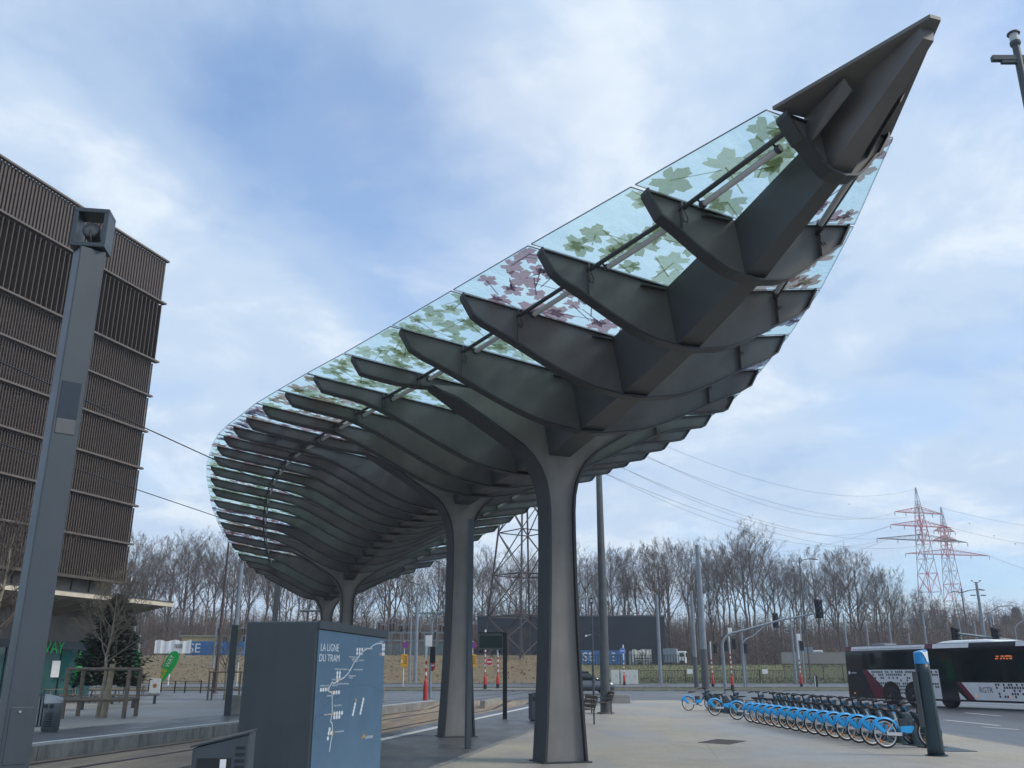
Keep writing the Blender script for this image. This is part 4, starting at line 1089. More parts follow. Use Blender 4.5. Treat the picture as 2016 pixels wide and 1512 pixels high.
def make_bike():
    t = thing('rental_bike', 'bike', 'bicycle'); r = .31
    wheel(t, 0, r, 'rear_wheel'); wheel(t, 1.10, r, 'front_wheel')
    f = MB()
    f.tube([(0, .05, r), (.42, .03, .29)], .014, 6).tube([(0, -.05, r), (.42, -.03, .29)], .014, 6)
    f.tube([(0, .05, r), (.30, .02, .62)], .012, 6).tube([(0, -.05, r), (.30, -.02, .62)], .012, 6)
    f.tube([(.42, 0, .27), (.28, 0, .72)], .024, 8)
    f.build('rear_frame', K['bike_grey'], t)
    MB().tube([(.42, 0, .29), (.62, 0, .38), (.82, 0, .60), (.90, 0, .82)], .032, 8).tube([(.93, 0, .62), (.885, 0, .87)], .028, 8).build('main_frame', K['bike_dark'], t)
    MB().tube([(.28, 0, .66), (.25, 0, .79)], .016, 8).build('seat_post', K['chrome'], t)
    sd_ = MB(); sd_.add([(.06, -.09, .82), (.06, .09, .82), (.22, .075, .825), (.40, .02, .82), (.40, -.02, .82), (.22, -.075, .825), (.08, -.08, .76), (.08, .08, .76), (.38, .02, .785), (.38, -.02, .785)],
                        [(0, 5, 2, 1), (5, 4, 3, 2), (1, 2, 8, 7), (2, 3, 8), (0, 6, 9, 5), (5, 9, 4), (3, 4, 9, 8), (0, 1, 7, 6), (6, 7, 8, 9)])
    sd_.build('saddle', K['rubber'], t, .012)
    # rear wheel cover: an arched blue shell
    def arch(x, a0, a1, r0, r1, hw, nm, m, n=14):
        b = MB(); vs = []
        for i in range(n + 1):
            a = a0 + (a1 - a0) * i / n
            for rr, y in ((r0, -hw), (r1, -hw * .7), (r1, hw * .7), (r0, hw)):
                vs.append((x + rr * math.cos(a), y, r + rr * math.sin(a)))
        b.add(vs, [(4 * i + j, 4 * i + j + 1, 4 * i + 5 + j, 4 * i + 4 + j) for i in range(n) for j in range(3)], 0, True)
        return b.build(nm, m, t)
    arch(0, R(32), R(165), .315, .36, .055, 'rear_mudguard', K['bike_blue'])
    arch(1.10, R(40), R(150), .325, .34, .035, 'front_mudguard', K['bike_dark'])
    sk = MB()
    for y in (-.05, .05):
        sk.add([(-.27, y, r + .20), (-.19, y, r + .27), (.04, y, r + .02), (.0, y, r - .03)], [(0, 1, 2, 3)])
    sk.build('wheel_stay', K['bike_blue'], t)
    bx = MB(); bx.prism([(.36, -.06, .30), (.62, -.06, .32), (.70, -.06, .44), (.66, -.06, .47), (.36, -.06, .46)], (0, .12, 0)); bx.build('frame_cover', K['bike_blue'], t, .015)
    MB().box((.46, 0, .54), (.22, .10, .16)).build('battery_box', K['bike_dark'], t, .015)
    fk = MB()
    for s_ in (-.05, .05): fk.tube([(1.10, s_, r), (.99, s_ * .9, .62), (.94, 0, .70)], .015, 6)
    fk.build('fork', K['bike_grey'], t)
    hb = MB(); hb.tube([(.885, 0, .84), (.87, 0, .95)], .022, 8)
    hb.tube([(.74, -.29, .95), (.84, -.22, .98), (.88, 0, .95), (.84, .22, .98), (.74, .29, .95)], .017, 7)
    for s_ in (-1, 1): hb.tube([(.64, s_ * .31, .94), (.78, s_ * .27, .965)], .024, 7)
    hb.build('handlebar', K['rubber'], t)
    MB().box((.90, 0, .965), (.10, .12, .06)).build('console', K['bike_dark'], t, .02)
    fr = MB(); fr.prism([(.93, -.07, .70), (1.08, -.07, .78), (1.08, -.07, .88), (.93, -.07, .85)], (0, .14, 0)); fr.build('front_panel', K['bike_dark'], t, .015)
    MB().box((.96, -.04, .74), (.035, .06, .22), M=Matrix.Rotation(-.25, 3, 'Y')).build('front_badge', K['bike_blue'], t)
    ck = MB(); ck.tube([(.42, -.08, .29), (.42, .08, .29)], .05, 10); ck.bar((.42, -.09, .29), (.55, -.09, .20), .02, .03).bar((.42, .09, .29), (.29, .09, .38), .02, .03)
    ck.build('crank', K['bike_dark'], t)
    MB().box((.57, -.14, .195), (.09, .09, .025)).build('pedal', K['rubber'], t); MB().box((.27, .14, .385), (.09, .09, .025)).build('pedal', K['rubber'], t)
    cg = MB(); cg.bar((.0, -.065, r), (.42, -.065, .29), .012, .07); cg.build('chain_guard', K['bike_grey'], t)
    return t
def make_dock():
    t = thing('bike_dock', 'dock', 'bike dock'); b = MB(); n = 7; vs = []
    for i in range(n + 1):
        s_ = i / n; z = .72 * s_; x = 1.16 - .30 * s_ ** 1.8; hw = .095 - .015 * s_; d = .15 - .02 * s_
        for dx, dy in ((-d, -hw), (-d * .4, -hw * 1.1), (d, -hw * .8), (d, hw * .8), (-d * .4, hw * 1.1), (-d, hw)): vs.append((x + dx, dy, z))
    b.add(vs, [(6 * i + j, 6 * i + (j + 1) % 6, 6 * i + 6 + (j + 1) % 6, 6 * i + 6 + j) for i in range(n) for j in range(6)] + [tuple(6 * n + j for j in range(6))], 0, False)
    b.build('body', K['dock'], t, .012)
    MB().box((.80, 0, .72), (.2, .1, .04), M=Matrix.Rotation(.35, 3, 'Y')).build('latch', K['black'], t)
    MB().box((1.14, 0, .012), (.5, .34, .024)).build('foot_plate', K['dock'], t)
    return t
bp0, dk0 = make_bike(), make_dock()
rowy = [21.8 + .80 * k for k in range(15)] + [34.9, 38.4, 43.5]
docky = rowy + [40.2, 41.2, 42.2]
def rowx(y): return 8.42 - (y - 21.8) * .019
first = True
for k, y in enumerate(rowy):
    o = bp0 if first else copy_tree(bp0)
    o.location = (rowx(y), y, 0); o.rotation_euler = (R(rng.uniform(-3.5, 3.5)), 0, R(13 + rng.uniform(-4, 4)))
    o['label'] = ('blue rental bike nearest to the terminal post' if k == 0 else 'blue rental bike farthest from the terminal post, beside the empty docks' if k == len(rowy) - 1 else ordinal(k + 1) + ' blue rental bike counted from the terminal post')
    o['group'] = 'rental bikes docked in a row'
    first = False
for k, y in enumerate(docky):
    o = dk0 if k == 0 else copy_tree(dk0)
    o.location = (rowx(y), y, 0); o.rotation_euler = (0, 0, R(13))
    o['label'] = (ordinal(k + 1) + ' dark bike dock counted from the terminal post') if k < 18 else ('empty dark bike dock %s the lone far bike' % ['third before', 'second before', 'next to'][k - 18])
    o['group'] = 'bike docks in a row'
strip_ = MB().prism([(9.35, 20.9, .0), (10.0, 20.9, .0), (9.6, 44.6, .0), (8.95, 44.6, .0)], (0, 0, .012)); tag(strip_.build('dock_shade_strip', K['dock']), 'long dark strip standing in for the shade under the row of bike docks', 'shade strip')  # thin dark sheet added to paint the shade along the bike row
# terminal post
K['term_blue'] = mat('bright blue terminal top', (.03, .28, .62), .35, 0, .05, 3)
tp_ = thing('bike_terminal', 'dark curved bike rental terminal with a blue and white top', 'terminal', ground(1844, 1488), R(20)); tp_.rotation_euler = (0, R(-2.2), R(20))
sh = MB(); n = 10; vs = []
for i in range(n + 1):
    z = 1.80 * i / n; hw = .185 - .035 * z / 1.8; d = .14
    for k in range(10):
        a = 2 * math.pi * k / 10; vs.append((hw * math.cos(a) * (1.0 if abs(math.cos(a)) < .95 else .98), d * math.sin(a), z))
sh.add(vs, [(10 * i + k, 10 * i + (k + 1) % 10, 10 * i + 10 + (k + 1) % 10, 10 * i + 10 + k) for i in range(n) for k in range(10)] + [tuple(range(9, -1, -1)), tuple(10 * n + k for k in range(10))], 0, True)
sh.build('shaft', K['dock'], tp_)
tpv = [(r_ * math.cos(2 * math.pi * k / 10), d_ * math.sin(2 * math.pi * k / 10), z + (0.03 * math.cos(2 * math.pi * k / 10) if j else 0)) for j, (r_, d_, z) in enumerate(((.152, .142, 1.80), (.138, .132, 2.05))) for k in range(10)]
tb_ = MB().add(tpv, [(k, (k + 1) % 10, 10 + (k + 1) % 10, 10 + k) for k in range(10)] + [tuple(10 + k for k in range(10))], 0, True).build('blue_top', K['term_blue'], tp_)
wv = []
for k in range(9):   # white swoosh tapering downwards
    q = k / 8; z = 2.05 - .22 * q; w0 = -.10 + .11 * q ** .6; w1 = .085 - .03 * q
    for x in (w0, w1): wv.append((x, -.145 * math.sqrt(max(.05, 1 - (x / .155) ** 2)) - .003, z))
MB().add(wv, [(2 * k, 2 * k + 1, 2 * k + 3, 2 * k + 2) for k in range(8)]).build('white_swoosh', K['white'], tb_)
MB().box((-.185, .05, 1.1), (.04, .13, 1.1)).build('side_panel', K['galv_dark'], tp_, .01)
MB().box((.0, -.143, .95), (.006, .006, 1.6)).build('seam', K['black'], tp_)
MB().lathe([(.22, 0), (.22, .02)], n=16).build('foot_plate', K['dock'], tp_)
# ---------------------------------------------------------------- bus
K['bus_black'] = mat('glossy black bus paint', (.012, .013, .018), .16, 0, .2, 2, spec=.6)
K['bus_glass'] = mat('tinted bus glass', (.010, .014, .017), .05, 0, .4, .6, spec=.8)
K['bus_white'] = mat('white bus paint', (.66, .65, .66), .35, 0, .08, 2)
K['bus_wine'] = mat('dark wine bus paint', (.13, .014, .035), .3, 0, .1, 2)
K['bus_navy'] = mat('dark print on bus', (.02, .02, .035), .4, 0, .1, 3)
eb = Vector((.41, -.912)).normalized(); ang = math.atan2(eb.y, eb.x)
bus = thing('regional_bus', 'long black bus with white chequered side panels passing behind the bikes', 'bus', (18.9, 53.2, -.03), ang); BS = .83; bus.scale = (BS, 1, 1)
# local frame: +x forward along the bus, -y is the side facing the square
L0, L1, BW = -.32, 17.4, 2.55
S_ = -1
def bprof(z): return 0.0 if z < 2.6 else -.10 * ((z - 2.6) / .45) ** 2
zs = [.33, .6, 1.2, 1.85, 2.6, 2.85, 3.0, 3.07]
side = [(-.0 - bprof(z), z) for z in zs]
# world check: facing side lies at local y = 0 on the camera's side; body goes to the other side
sy = 1.0
body = MB(); ring = [(sy * d, z) for d, z in side] + [(sy * (BW - d), z) for d, z in side[::-1]]
m = len(ring); vs = []
for x, ins in ((L0, .12), (L0 + .12, 0), (L1 - .15, 0), (L1, .15)):
    for d, z in ring:
        cy = sy * BW / 2; vs.append((x, cy + (d - cy) * (1 - ins / 1.3), z if z < 2.9 else z - ins * .5))
body.add(vs, [(m * i + k, m * i + (k + 1) % m, m * i + m + (k + 1) % m, m * i + m + k) for i in range(3) for k in range(m)] + [tuple(range(m)), tuple(3 * m + k for k in range(m))][::1])
body.build('body', K['bus_black'], bus)
F = -.006
def panel(name, pts, m_, par=None, dz=0.0, th=.012):
    return MB().prism([(x, F - dz, z) for x, z in pts], (0, th, 0)).build(name, m_, par or bus)
for x0, x1 in ((.1, 2.2), (2.25, 4.4), (4.45, 6.6), (6.65, 7.3), (9.05, 11.0), (11.05, 13.0), (13.05, 15.2), (15.25, 17.0)):
    panel('side_window', [(x0, 1.9 if x1 < 7.4 else 1.3), (x1, 1.9 if x1 < 7.4 else 1.3), (x1, 2.72), (x0, 2.72)], K['bus_glass'])
wp = panel('rear_livery', [(1.65, 1.82), (7.35, 1.82), (7.40, .42), (4.55, .42), (2.85, .95)], K['bus_white'])
panel('wine_stripe', [(1.25, 1.82), (1.65, 1.82), (2.85, .95), (2.85, .40), (2.1, .40)], K['bus_wine'])
fp_ = panel('front_livery', [(8.9, 1.22), (17.2, 1.22), (17.2, .42), (9.75, .42)], K['bus_white'])
panel('front_wine_stripe', [(8.55, 1.22), (8.9, 1.22), (9.75, .42), (9.35, .42)], K['bus_wine'])
panel('stripe_corner', [(8.62, .78), (9.1, .42), (8.66, .42)], K['bus_white'])
def squares(name, x0, x1, rows, par, seed):
    rg = random.Random(seed); b = MB()
    for z, dens in rows:
        x = x0 + rg.uniform(0, .1)
        while x < x1:
            if rg.random() < dens:
                s_ = .115
                b.add([(x, F - .004, z), (x + s_, F - .004, z), (x + s_ * .8, F - .004, z + .10), (x - s_ * .2, F - .004, z + .10)], [(0, 1, 2, 3)])
            x += .165
    tag(b.build(name, K['bus_navy'], par), kind='stuff')
squares('chequer_print', 2.0, 7.2, [(1.66, .75), (1.52, .7), (1.36, .35), (1.24, .2), (1.08, .75), (.94, .65)], wp, 3)
squares('chequer_print', 3.9, 4.75, [(.78, .5), (.62, .6), (.48, .4)], wp, 4)
squares('chequer_print', 11.1, 17.0, [(1.08, .8), (.95, .7), (.82, .2), (.68, .55), (.55, .55)], fp_, 5)
rl = MB(); add_text(rl, 'RGTR', .36, frame((10.05, F - .004, .76), (1, 0, 0), (0, 0, 1)), 1.0); rl.build('lettering', K['bus_navy'], fp_)
mo = MB(); add_text(mo, 'mobiliteit', .13, frame((.18, F - .003, 1.63), (1, 0, 0), (0, 0, 1)), 1.0)
mo.lathe([(.05, 0), (.09, .001)], (.03, F - .003, 1.67), 12, axis=(0, -1, 0)); mo.build('rear_lettering', K['white'], bus)
def rband(name, x0, x1, m_, z0=2.84, z1=3.05):
    return MB().add([(x0, -.012 + .03, z0), (x1, -.012 + .03, z0), (x1, .09, z1), (x0, .09, z1)], [(0, 1, 2, 3)]).build(name, m_, bus)
rw = rband('roof_band', .35, 6.5, K['bus_white']); rband('roof_wine', -.2, .35, K['bus_wine']); rband('roof_wine', 6.5, 7.1, K['bus_wine']); rband('roof_band', 7.1, 9.7, K['bus_white']); rband('roof_band', 12.8, 17, K['bus_white'])
dd = MB()
for k in range(36): dd.box((.6 + k * .16, .035, 2.90), (.05, .03, .05))
tag(dd.build('dot_print', K['bus_navy'], rw), kind='stuff')
ru = MB(); ust = [(7.1, .02), (7.2, .11), (7.5, .18), (8.0, .21), (10.2, .21), (10.9, .18), (11.4, .10), (11.6, .02)]; vs = []
for x, h in ust:
    for q in range(9):
        a = math.pi * q / 8; vs.append((x, 1.275 - 1.03 * math.copysign(abs(math.cos(a)) ** .55, math.cos(a)), 3.02 + h * math.sin(a) ** .5))
ru.add(vs, [(9 * i + q, 9 * i + q + 1, 9 * i + q + 10, 9 * i + q + 9) for i in range(len(ust) - 1) for q in range(8)], 0, True); ru.build('roof_unit', K['white'], bus)
MB().box((2.3, .9, 3.12), (1.1, .9, .14)).build('roof_hatch', K['galv'], bus, .04)
MB().lathe([(.30, -.02), (.45, 0), (.46, .06), (.46, .3)], (0, .08, .46), 20, axis=(0, 1, 0)).build('middle_wheel', K['rubber'], bus, 0, (7.75, 0, 0)).scale = (1 / BS, 1, 1)
for x in (3.52, 5.35, 14.4):
    MB().lathe([(.62, 0), (.62, .03), (.50, .035)], (0, -.014, .62), 20, axis=(0, 1, 0)).build('wheel_arch', K['bus_black'], bus, 0, (x, 0, 0)).scale = (1 / BS, 1, 1)
    w_ = MB().lathe([(.30, -.02), (.46, -.02), (.49, .03), (.49, .25)], (0, -.02, .46), 24, axis=(0, 1, 0)).build('wheel', K['rubber'], bus, 0, (x, 0, 0)); w_.scale = (1 / BS, 1, 1)
    MB().lathe([(.05, -.05), (.12, -.045), (.16, -.02), (.30, -.025)], (0, -.016, .46), 18, axis=(0, 1, 0)).build('rim', K['bus_black'], w_)
panel('joint_panel', [(7.42, .45), (8.5, .45), (8.5, 2.8), (7.42, 2.8)], K['bus_glass'])
MB().box((-.26, .35, .95), (.05, .18, .5)).build('tail_light', K['red'], bus)
for x in (.35, 9.8, 12.0): MB().box((x, -.01, .60), (.07, .02, .05)).build('marker_lamp', emission('marker lamp', (.9, .4, .1), .5), bus)
dp = MB()
for k in range(17):
    for j in (0, 1):
        if rng.random() < .8: dp.box((11.45 + k * .065, -.014, 2.40 - .10 * j + rng.uniform(-.01, .01)), (.045, .01, .06))
dso = MB().box((12.0, -.006, 2.36), (1.3, .012, .30)).build('destination_display', K['bus_glass'], bus)
tag(dp.build('amber_display_segments', emission('amber display', (.80, .20, .06), .35), dso), kind='stuff')
# ---------------------------------------------------------------- grey car behind the column
K['car_grey'] = mat('grey car paint', (.13, .14, .155), .25, .5, .05, 2, spec=.6)
car = thing('grey_suv', 'grey sport utility car passing on the road behind the nearest column', 'car', (5.75, 74.5, terr(0, 74.5) + .0), 0)
def loft(st, n_):   # stations: x, [(y,z)...] half sections mirrored
    b = MB(); vs = []; k = len(st[0][1])
    for x, half in st: vs += [(x, y, z) for y, z in half] + [(x, -y, z) for y, z in half[::-1]]
    m = 2 * k
    b.add(vs, [(m * i + j, m * i + (j + 1) % m, m * i + m + (j + 1) % m, m * i + m + j) for i in range(len(st) - 1) for j in range(m)] + [tuple(range(m))[::-1], tuple(m * (len(st) - 1) + j for j in range(m))], 0, True)
    return b
def sec(w, zb, zt): return [(w * .86, zb), (w, zb + .15), (w, (zb + zt) / 2), (w * .96, zt - .04), (w * .82, zt)]
loft([(-2.2, sec(.80, .40, .80)), (-2.1, sec(.88, .30, .98)), (-1.2, sec(.92, .25, 1.02)), (.3, sec(.92, .25, 1.02)), (1.1, sec(.92, .25, 1.0)), (1.8, sec(.90, .25, .92)), (2.1, sec(.84, .30, .84)), (2.2, sec(.72, .38, .70))], 0).build('body', K['car_grey'], car)
loft([(-2.0, sec(.74, .96, 1.08)), (-1.75, sec(.74, .96, 1.48)), (-.6, sec(.74, .96, 1.62)), (.2, sec(.74, .96, 1.58)), (.75, sec(.74, .96, 1.30)), (1.25, sec(.74, .96, 1.02))], 0).build('cabin', K['glass_dark'], car)
loft([(-1.9, sec(.66, 1.46, 1.50)), (-.6, sec(.68, 1.58, 1.645)), (.22, sec(.66, 1.54, 1.60))], 0).build('roof', K['car_grey'], car)
for x in (-1.35, 1.35):
    for y in (-.86, .86):
        w_ = MB().lathe([(.2, -.1), (.31, -.1), (.335, -.07), (.335, .07), (.31, .1), (.2, .1)], (x, y, .335), 20, axis=(0, 1, 0)).build('wheel', K['rubber'], car)
        MB().lathe([(.03, -.11), (.20, -.105), (.20, .105), (.03, .11)], (x, y, .335), 14, axis=(0, 1, 0)).build('rim', K['galv_dark'], w_)
for y in (-.62, .62):
    MB().box((2.14, y, .70), (.1, .26, .12)).build('headlight', K['lamp_tube'], car)
    MB().box((-2.14, y, .82), (.1, .26, .14)).build('tail_light', K['red'], car)
MB().box((.62, -.98, 1.05), (.2, .14, .14)).build('wing_mirror', K['car_grey'], car, .03)
# ================================================================ masts, signals, signs in the middle distance
rng = random.Random(41)
def mast(name, u, v, Y, vtop, r0, r1, m, label, cat='mast', dark_foot=0.0, loc=None):
    z = height(v, Y); x = at(u, Y, z).x if loc is None else loc
    b = terr(x, Y); h = height(vtop, Y) - b
    t = thing(name, label, cat, (x, Y, b))
    MB().tube([(0, 0, 0), (0, 0, h)], [r0, r1], 12).build('shaft', m, t)
    MB().lathe([(r0 * 1.7, 0), (r0 * 1.7, .05), (r0 * 1.05, .06)], n=12).build('foot_flange', m, t)
    if dark_foot: MB().tube([(0, 0, .05), (0, 0, dark_foot)], [r0 * 1.02, r0 * 1.02 + (r1 - r0) * dark_foot / h], 12).build('dark_foot', K['galv_dark'], t)
    return t, h
mast('tall_mast', 1190, 1300, 40.4, 905, .22, .13, K['galv_dark'], 'tall dark mast beside the platform bench, its top behind the canopy edge')
mast('catenary_mast', 1384, 1260, 87.5, 1073, .36, .20, K['galv'], 'thickest pale grey mast, standing behind the lone far bike', dark_foot=3.6)
mast('catenary_mast', 1368, 1290, 94.5, 1163, .24, .15, K['galv'], 'grey mast close left of the thickest pale mast', dark_foot=3.0)
mast('catenary_mast', 1297, 1260, 122.5, 1172, .26, .17, K['galv'], 'grey mast standing before the right end of the black building')
for u, v, Y, vt, lab in ((1461, 1260, 123.5, 1218, 'short grey mast just behind the second signal arm'), (1562, 1280, 124, 1195, 'grey mast between the two hanging signals'), (1570, 1290, 130, 1236, 'thin grey mast right of the pair between the hanging signals'),
                     (1579, 1280, 127, 1216, 'grey mast close left of the street lamp with one arm'), (1664, 1245, 108, 1208, 'grey mast rising behind the rear corner of the bus'), (1707, 1250, 118, 1230, 'thin grey mast behind the rear of the bus roof'),
                     (1752, 1245, 115, 1220, 'grey mast behind the roof hatch of the bus'), (1790, 1262, 128, 1246, 'shortest grey mast behind the bus roof'), (1820, 1240, 112, 1205, 'tall grey mast behind the front of the bus roof'),
                     (1890, 1245, 118, 1220, 'grey mast left of the far signal beam'), (1921, 1250, 120, 1226, 'thin grey mast right of the slim dark lamp')):
    mast('catenary_mast', u, v, Y, vt, .16, .11, K['galv'], lab)
mast('dark_lamp_mast', 436, 1220, 77.2, 1062, .16, .09, K['brown_mast'], 'tall brown lamp mast at the left plaza edge', 'mast')
mast('grey_mast', 467, 1210, 62.5, 1110, .21, .14, K['galv'], 'grey mast behind the info pillar, under the canopy edge')
for u, v, Y, vt, lab in ((262, 1270, 140, 1226, 'thin pale mast before the wood, left of the white banner'), (273, 1280, 143, 1250, 'shorter thin pale mast before the wood, left of the white banner'), (425, 1250, 138, 1218, 'thin pale mast above the blue container on the bank'), (808, 1270, 128, 1196, 'slim grey mast before the substation'), (819, 1280, 124, 1188, 'thicker grey mast before the substation')):
    mast('catenary_mast', u, v, Y, vt, .17 if 'thicker' not in lab else .27, .1 if 'thicker' not in lab else .2, K['galv'], lab)
p = ground(447, 1409); t = thing('platform_post', 'dark square post on the left platform beside the info pillar', 'post', p, R(20)); MB().box((0, 0, 1.75), (.26, .2, 3.5)).build('shaft', K['slate'], t, .01); MB().box((.12, .0, 1.6), (.06, .1, .5)).build('device', K['pole'], t)
p = ground(464, 1407); tag(MB().box((0, 0, .38), (.4, .35, .76)).build('equipment_box', K['concrete'], None, .01, p, R(20)), 'pale low equipment box beside the dark square platform post', 'box')
p = at(529, 66, 0); t = thing('platform_post', 'dark post rising above the info pillar behind the far columns', 'post', (p.x, 66, terr(p.x, 66)), R(20)); MB().box((0, 0, 4.1), (.36, .3, 8.2)).build('shaft', K['slate'], t, .01); MB().box((.19, -.1, 7.2), (.02, .16, 1.2)).build('lamp_strip', K['galv'], t)
# thin lamp with square head
t, h = mast('square_head_lamp', 1167, 1300, 58.9, 1188, .07, .06, K['slate'], 'thin dark lamp post with a square head behind the bench', 'lamp')
MB().box((0, 0, h + .16), (.24, .24, .32)).build('lamp_head', K['black'], t, .02); MB().box((0, -.125, h + .16), (.14, .01, .18)).build('lamp_glass', K['lamp_tube'], t)
MB().bar((0, 0, h - 1.9), (-.35, 0, h - 1.95), .03, .03).box((-.38, 0, h - 1.98), (.12, .12, .1)).build('camera', K['white'], t)
# street lamps
def street_lamp(u, v, Y, vt, arms, m, label, r=.11):
    t, h = mast('street_lamp', u, v, Y, vt, r, r * .6, m, label, 'lamp')
    for dx, dz, L in arms:
        MB().tube([(0, 0, h - .5), (dx * .5, 0, h - .5 + dz * .8), (dx, 0, h - .5 + dz)], [.07, .05, .05], 6).build('arm', m, t)
        MB().prism([(dx, -.16, h - .55 + dz), (dx + math.copysign(L, dx), -.16, h - .62 + dz), (dx + math.copysign(L, dx), -.16, h - .54 + dz), (dx, -.16, h - .42 + dz)], (0, .32, 0)).build('lamp_head', m, t, .02)
    return t
street_lamp(1583, 1200, 118, 1098, ((1.3, .35, 1.1), (-.7, .1, .3)), K['galv_dark'], 'dark street lamp with one long arm above the wood')
street_lamp(1901, 1220, 108, 1158, ((2.0, .35, .7), (-.9, .1, .4)), K['galv_dark'], 'slim dark street lamp with a long arm right of the red pylons')
t, h = mast('tall_mast', 1930, 1200, 100, 1146, .23, .13, K['galv'], 'tall grey mast with small lamps on top, right of the red pylons')
for s_ in (-1, 1):
    MB().tube([(0, 0, h - .1), (s_ * .3, 0, h), (s_ * .45, 0, h + .12)], .03, 5).build('sensor_arm', K['galv_dark'], t); MB().box((s_ * .45, 0, h + .15), (.18, .1, .08)).build('sensor', K['galv_dark'], t)
    MB().box((s_ * .55, 0, h - 1.4), (.5, .2, .1)).build('lamp_head', K['galv_dark'], t)
def hook_lamp(u, v, Y, vt, rch, label):
    z = height(v, Y); x = at(u, Y, z).x; b = terr(x, Y); h = height(vt, Y) - b
    t = thing('hook_lamp', label, 'lamp', (x, Y, b))
    MB().tube([(0, 0, 0), (0, 0, h * .86), (rch * .15, 0, h * .93), (rch * .45, 0, h * .985), (rch, 0, h)], [.1, .07, .065, .06, .05], 8).build('shaft', K['galv'], t)
    MB().box((rch + .3, 0, h), (.7, .22, .08)).build('lamp_head', K['galv'], t, .02)
hook_lamp(1953, 1240, 125, 1192, 2.6, 'pale hooked street lamp above the front of the bus')
hook_lamp(2001, 1255, 120, 1221, 2.4, 'pale hooked street lamp at the right picture edge')
# signals
K['lens_dark'] = mat('dark signal lens', (.03, .02, .02), .3, 0, .1)
K['lens_red'] = emission('lit red signal', (.95, .05, .03), 2.0)
def head(parent, c, rz=0.0, lit=None, s=1.0, name='signal_head'):
    o = MB().box((0, 0, 0), (.34 * s, .26 * s, 1.0 * s)).build(name, K['black'], parent, .03, c, rz)
    for k in range(3):
        MB().lathe([(.115 * s, 0), (.125 * s, -.16 * s)], (0, -.13 * s, (.32 - .32 * k) * s), 12, axis=(0, 1, 0)).build('hood', K['black'], o)
        MB().lathe([(0, 0), (.10 * s, .001), (.1 * s, .012)], (0, -.132 * s, (.32 - .32 * k) * s), 12, axis=(0, -1, 0)).build('lens', K['lens_red'] if lit == k else K['lens_dark'], o)
    return o
def gantry(u, v, Y, bend_v, ends, m, label, heads, r=.13):
    x = at(u, Y, 1).x; b = terr(x, Y); t = thing('signal_gantry', label, 'traffic light', (x, Y, b))
    hb = height(bend_v, Y) - b; ex, ev = ends; ez = height(ev, Y) - b; xe = at(ex, Y, ez + b).x - x; sg = math.copysign(1, xe)
    P = [(0, 0, 0), (0, 0, hb * .78)] + [(sg * 1.3 * (1 - math.cos(a)), 0, hb * .78 + (hb * .22) * math.sin(a) * 1.05) for a in (.3, .6, .9, 1.2, 1.5)] + [(xe * .6, 0, hb + (ez - hb) * .62), (xe, 0, ez)]
    MB().tube(P, [r, r * .9] + [r * .8] * 5 + [r * .65, r * .5], 10).build('mast_arm', m, t)
    MB().lathe([(r * 1.8, 0), (r * 1.8, .05)], n=12).build('foot_flange', m, t)
    for f_, dz, rz in heads:
        hp = head(t, (xe * f_, -.2, ez * f_ + hb * (1 - f_) + dz), rz, None, 1.35)
        MB().box((0, .16, 0), (.60, .03, 1.5)).build('backing_board', K['black'], hp, .05)
        MB().box((-.02, -.3, .05), (.06, .04, 1.35)).build('white_strip', K['galv'], hp)
    return t
gantry(1427, 1300, 75.3, 1246, (1612, 1206), K['galv'], 'curved grey signal arm reaching right over the road with a hanging signal', ((1.0, .3, 0),))
gantry(1465, 1300, 99, 1255, (1543, 1214), K['galv'], 'second curved signal arm behind the first one, shorter', ((.80, .05, 0),), .11)
gx = at(2120, 64, 3).x
gt = thing('signal_gantry', 'straight signal beam with two signals above the bus roof at right', 'traffic light', (gx, 64, terr(gx, 64)))
z0_ = height(1246, 64); z1_ = height(1275, 64); xa = at(1873, 64, z0_).x - gx
MB().tube([(0, 0, 0), (0, 0, z1_ - .5), (-.6, 0, z1_), (xa, 0, z0_)], [.13, .12, .1, .06], 10).build('mast_arm', K['galv'], gt)
for u, v in ((1880, 1251), (1959, 1252)):
    hp = head(gt, (at(u, 64, height(v, 64)).x - gx, -.1, height(v, 64) - terr(0, 64)), .4, None, 1.05); MB().box((0, .14, 0), (.45, .03, 1.2)).build('backing_board', K['black'], hp, .05)
